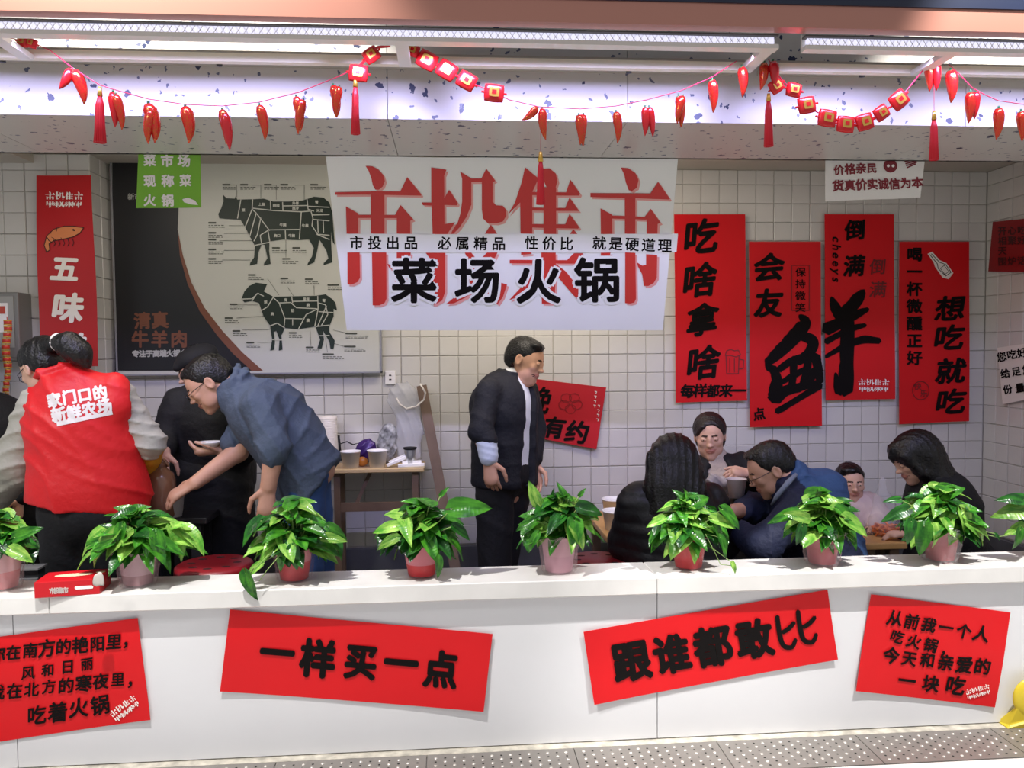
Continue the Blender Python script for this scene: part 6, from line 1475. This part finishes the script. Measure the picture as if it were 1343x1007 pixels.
def plant(label, px, py_top, seed, ext, colours, split=.5, wrap=None, n=62, extra=(), vines=(), rt=.064, rb=.050, yy=2.765, light=.28):
    """ext: how far the leaves reach, in pixels, left, right and up of the rim's middle"""
    n = int(n*1.3); r = random.Random(seed); x = P(px, 745, yy).x; c = V(x, yy, ZC); h = P(px, py_top, yy-rt).z-ZC
    t = thing('potted_pothos', label, 'plant', c[:], 'pothos plants on the counter')
    pot(t, c, rt, rb, h, colours[0], colours[1], split, wrap, M_out)
    m = yy/F; top = c+V(0, 0, h+.005); L_, R_, U_ = ext[0]*m, ext[1]*m, ext[2]*m; st = MB()
    def stem(a, b, bulge=.03):
        mid_ = a.lerp(b, .55)+V(0, 0, bulge); st.tube([a, a.lerp(mid_, .5)+V(0, 0, bulge*.4), mid_, mid_.lerp(b, .6)+V(0, 0, bulge*.2), b], .0016, 4)
    for i in range(n):
        az = i*2.39996+r.uniform(-.3, .3); el = math.asin(min(.97, max(-.25, (i+.5)/n*1.3-.28+r.uniform(-.1, .1))))
        o = V(math.cos(az), math.sin(az), 0); reach = R_ if o.x > 0 else L_; reach = abs(o.x)*reach+(1-abs(o.x))*min(L_, R_)*.8
        leafL = r.uniform(.074, .115)*(1.0 if i < n*.7 else .85)
        k = r.uniform(.72, 1.12)
        tip = top+V(o.x*reach*math.cos(el)*k, o.y*reach*math.cos(el)*k*.9, max(-.03, math.sin(el))*U_*r.uniform(.72, 1.0)+ (math.sin(el) if el < 0 else 0)*.10)
        dr = (o*(.9+.3*math.cos(el))+V(0, 0, math.sin(el)*1.1-.55+r.uniform(-.3, .45))).normalized(); q_ = V(r.uniform(-.4, .4), r.uniform(-.4, .4), 0); dr = (dr+q_).normalized()
        base = tip-dr*leafL; base.z = max(base.z, top.z-.02 if (base-top).xy.length < rt*1.2 else ZC+.02)
        nrm = (V(0, 0, 1)+o*.55+V(0, -.35, 0)+V(r.uniform(-.3, .3), r.uniform(-.3, .3), 0)).normalized()
        kind = 2 if r.random() < light*(.5+i/n) else (1 if r.random() < .45 else 0)
        put_leaf(t, base, tip, nrm, r, kind); stem(top+V(o.x*rt*.5*r.random(), o.y*rt*.5*r.random(), -.02), base, .012)
    for bx, by, tx, ty, Yl, kind, nx in extra:
        b, e = P(bx, by, Yl), P(tx, ty, Yl-.01); put_leaf(t, b, e, V(nx, -.85, .5), r, kind, .8); stem(top+V(0, 0, -.01), b, .01)
    for v in vines:
        st.tube([P(*p) for p in v], .0014, 5)
    tag(st.obj('petioles', M_stemg, t, True), kind='stuff'); return t
plant('pothos in a pink wrapped pot cut by the frame edge, beside the red carton', 2, 722, 11, (62, 50, 52), ('#c0454a', '#c98d92'), .45, M_wrap2, 44, [(20, 705, 52, 690, 2.7, 0, .2), (15, 720, 42, 735, 2.68, 2, .3)], rt=.066)
plant('pothos in a dusty pink wrapped pot next to the red carton', 181, 727, 12, (70, 82, 68), ('#8d5a60', '#c29aa2'), .35, M_wrap, 64,
      [(150, 700, 102, 738, 2.68, 2, -.3), (118, 715, 148, 700, 2.69, 0, 0), (146, 712, 118, 722, 2.66, 0, 0), (200, 705, 240, 722, 2.68, 0, .3), (205, 700, 212, 735, 2.67, 0, .2), (160, 690, 150, 725, 2.68, 0, 0)], light=.42)
plant('pothos in a red and pink pot with a leaf trailing over the counter edge', 386, 724, 13, (68, 68, 72), ('#b81822', '#c4747c'), .62, M_out, 62,
      [(322, 752, 334, 790, 2.64, 0, -.3), (342, 740, 320, 756, 2.66, 2, -.2), (372, 722, 362, 752, 2.68, 0, 0), (383, 718, 392, 748, 2.68, 1, .2), (425, 705, 455, 708, 2.7, 2, .3), (430, 690, 456, 704, 2.72, 0, .2)],
      [[(370, 715, 2.70), (352, 728, 2.66), (338, 742, 2.64), (328, 752, 2.64)], [(372, 722, 2.68), (350, 748, 2.64), (340, 762, 2.64)]], light=.35)
plant('pothos in a pot red below and pink above, with one leaf stretching sideways', 553, 718, 14, (64, 62, 70), ('#c4101c', '#d67884'), .42, None, 64,
      [(594, 667, 645, 663, 2.70, 0, .2), (575, 732, 578, 760, 2.66, 0, .3), (596, 690, 618, 706, 2.7, 1, .3), (520, 705, 492, 715, 2.68, 2, -.3), (520, 690, 488, 694, 2.7, 2, -.3), (578, 650, 588, 638, 2.76, 0, 0)], light=.2)
plant('pothos in a pale pink striped pot with a dark red rim', 733, 707, 15, (58, 58, 68), ('#c58a9c', '#cf98a6'), .5, M_wrap, 60,
      [(705, 660, 694, 632, 2.74, 2, -.2), (742, 655, 735, 634, 2.75, 0, 0), (760, 665, 792, 672, 2.72, 1, .2), (760, 650, 768, 640, 2.76, 0, 0), (700, 682, 676, 694, 2.7, 0, -.3), (705, 700, 690, 722, 2.68, 0, -.3)], light=.2)
plant('pothos in a plain red pot with a vine hanging to its side', 903, 708, 16, (60, 58, 68), ('#b0121c', '#b51a22'), .8, None, 60,
      [(938, 690, 952, 712, 2.68, 0, .2), (945, 705, 956, 732, 2.67, 0, .3), (960, 738, 968, 752, 2.66, 2, 0), (935, 680, 968, 690, 2.69, 2, .3), (948, 668, 975, 692, 2.70, 0, .3), (900, 658, 888, 642, 2.76, 0, 0), (870, 680, 848, 690, 2.7, 2, -.2)],
      [[(925, 700, 2.70), (938, 725, 2.68), (945, 740, 2.67), (962, 742, 2.665)]], light=.3)
plant('pothos in a crinkled pink-red wrapped pot behind the long upward red paper', 1078, 703, 17, (62, 58, 66), ('#ab2530', '#b8434e'), .6, M_wrap, 62,
      [(1108, 680, 1143, 700, 2.68, 2, .3), (1052, 690, 1048, 716, 2.67, 1, 0), (1058, 680, 1030, 672, 2.7, 2, -.3), (1045, 672, 1012, 680, 2.72, 0, -.3), (1100, 668, 1132, 684, 2.7, 0, .3)], light=.4)
plant('biggest pothos, red pot with dark band and white wrap at its rim', 1233, 697, 18, (68, 62, 72), ('#a81825', '#b83a48'), .55, M_wrap2, 70,
      [(1265, 682, 1310, 706, 2.69, 2, .3), (1270, 678, 1300, 690, 2.70, 0, .2), (1262, 670, 1285, 708, 2.68, 2, .2), (1212, 690, 1208, 730, 2.66, 0, -.2), (1195, 684, 1192, 715, 2.67, 1, -.3), (1225, 690, 1236, 718, 2.66, 2, .2), (1305, 700, 1313, 708, 2.7, 1, 0), (1190, 668, 1160, 680, 2.7, 1, -.3), (1180, 655, 1162, 656, 2.72, 1, -.3)],
      [[(1290, 700, 2.70), (1306, 704, 2.70), (1322, 702, 2.70), (1340, 694, 2.72)]], light=.34)
plant('pothos at the far end of the counter, cut by the frame edge', 1372, 693, 19, (50, 50, 62), ('#ab2530', '#b8434e'), .6, None, 44, [(1343, 655, 1314, 652, 2.7, 1, -.2), (1348, 668, 1312, 670, 2.7, 2, -.2), (1343, 690, 1324, 698, 2.7, 2, 0), (1338, 695, 1336, 722, 2.68, 0, 0)], yy=2.765)
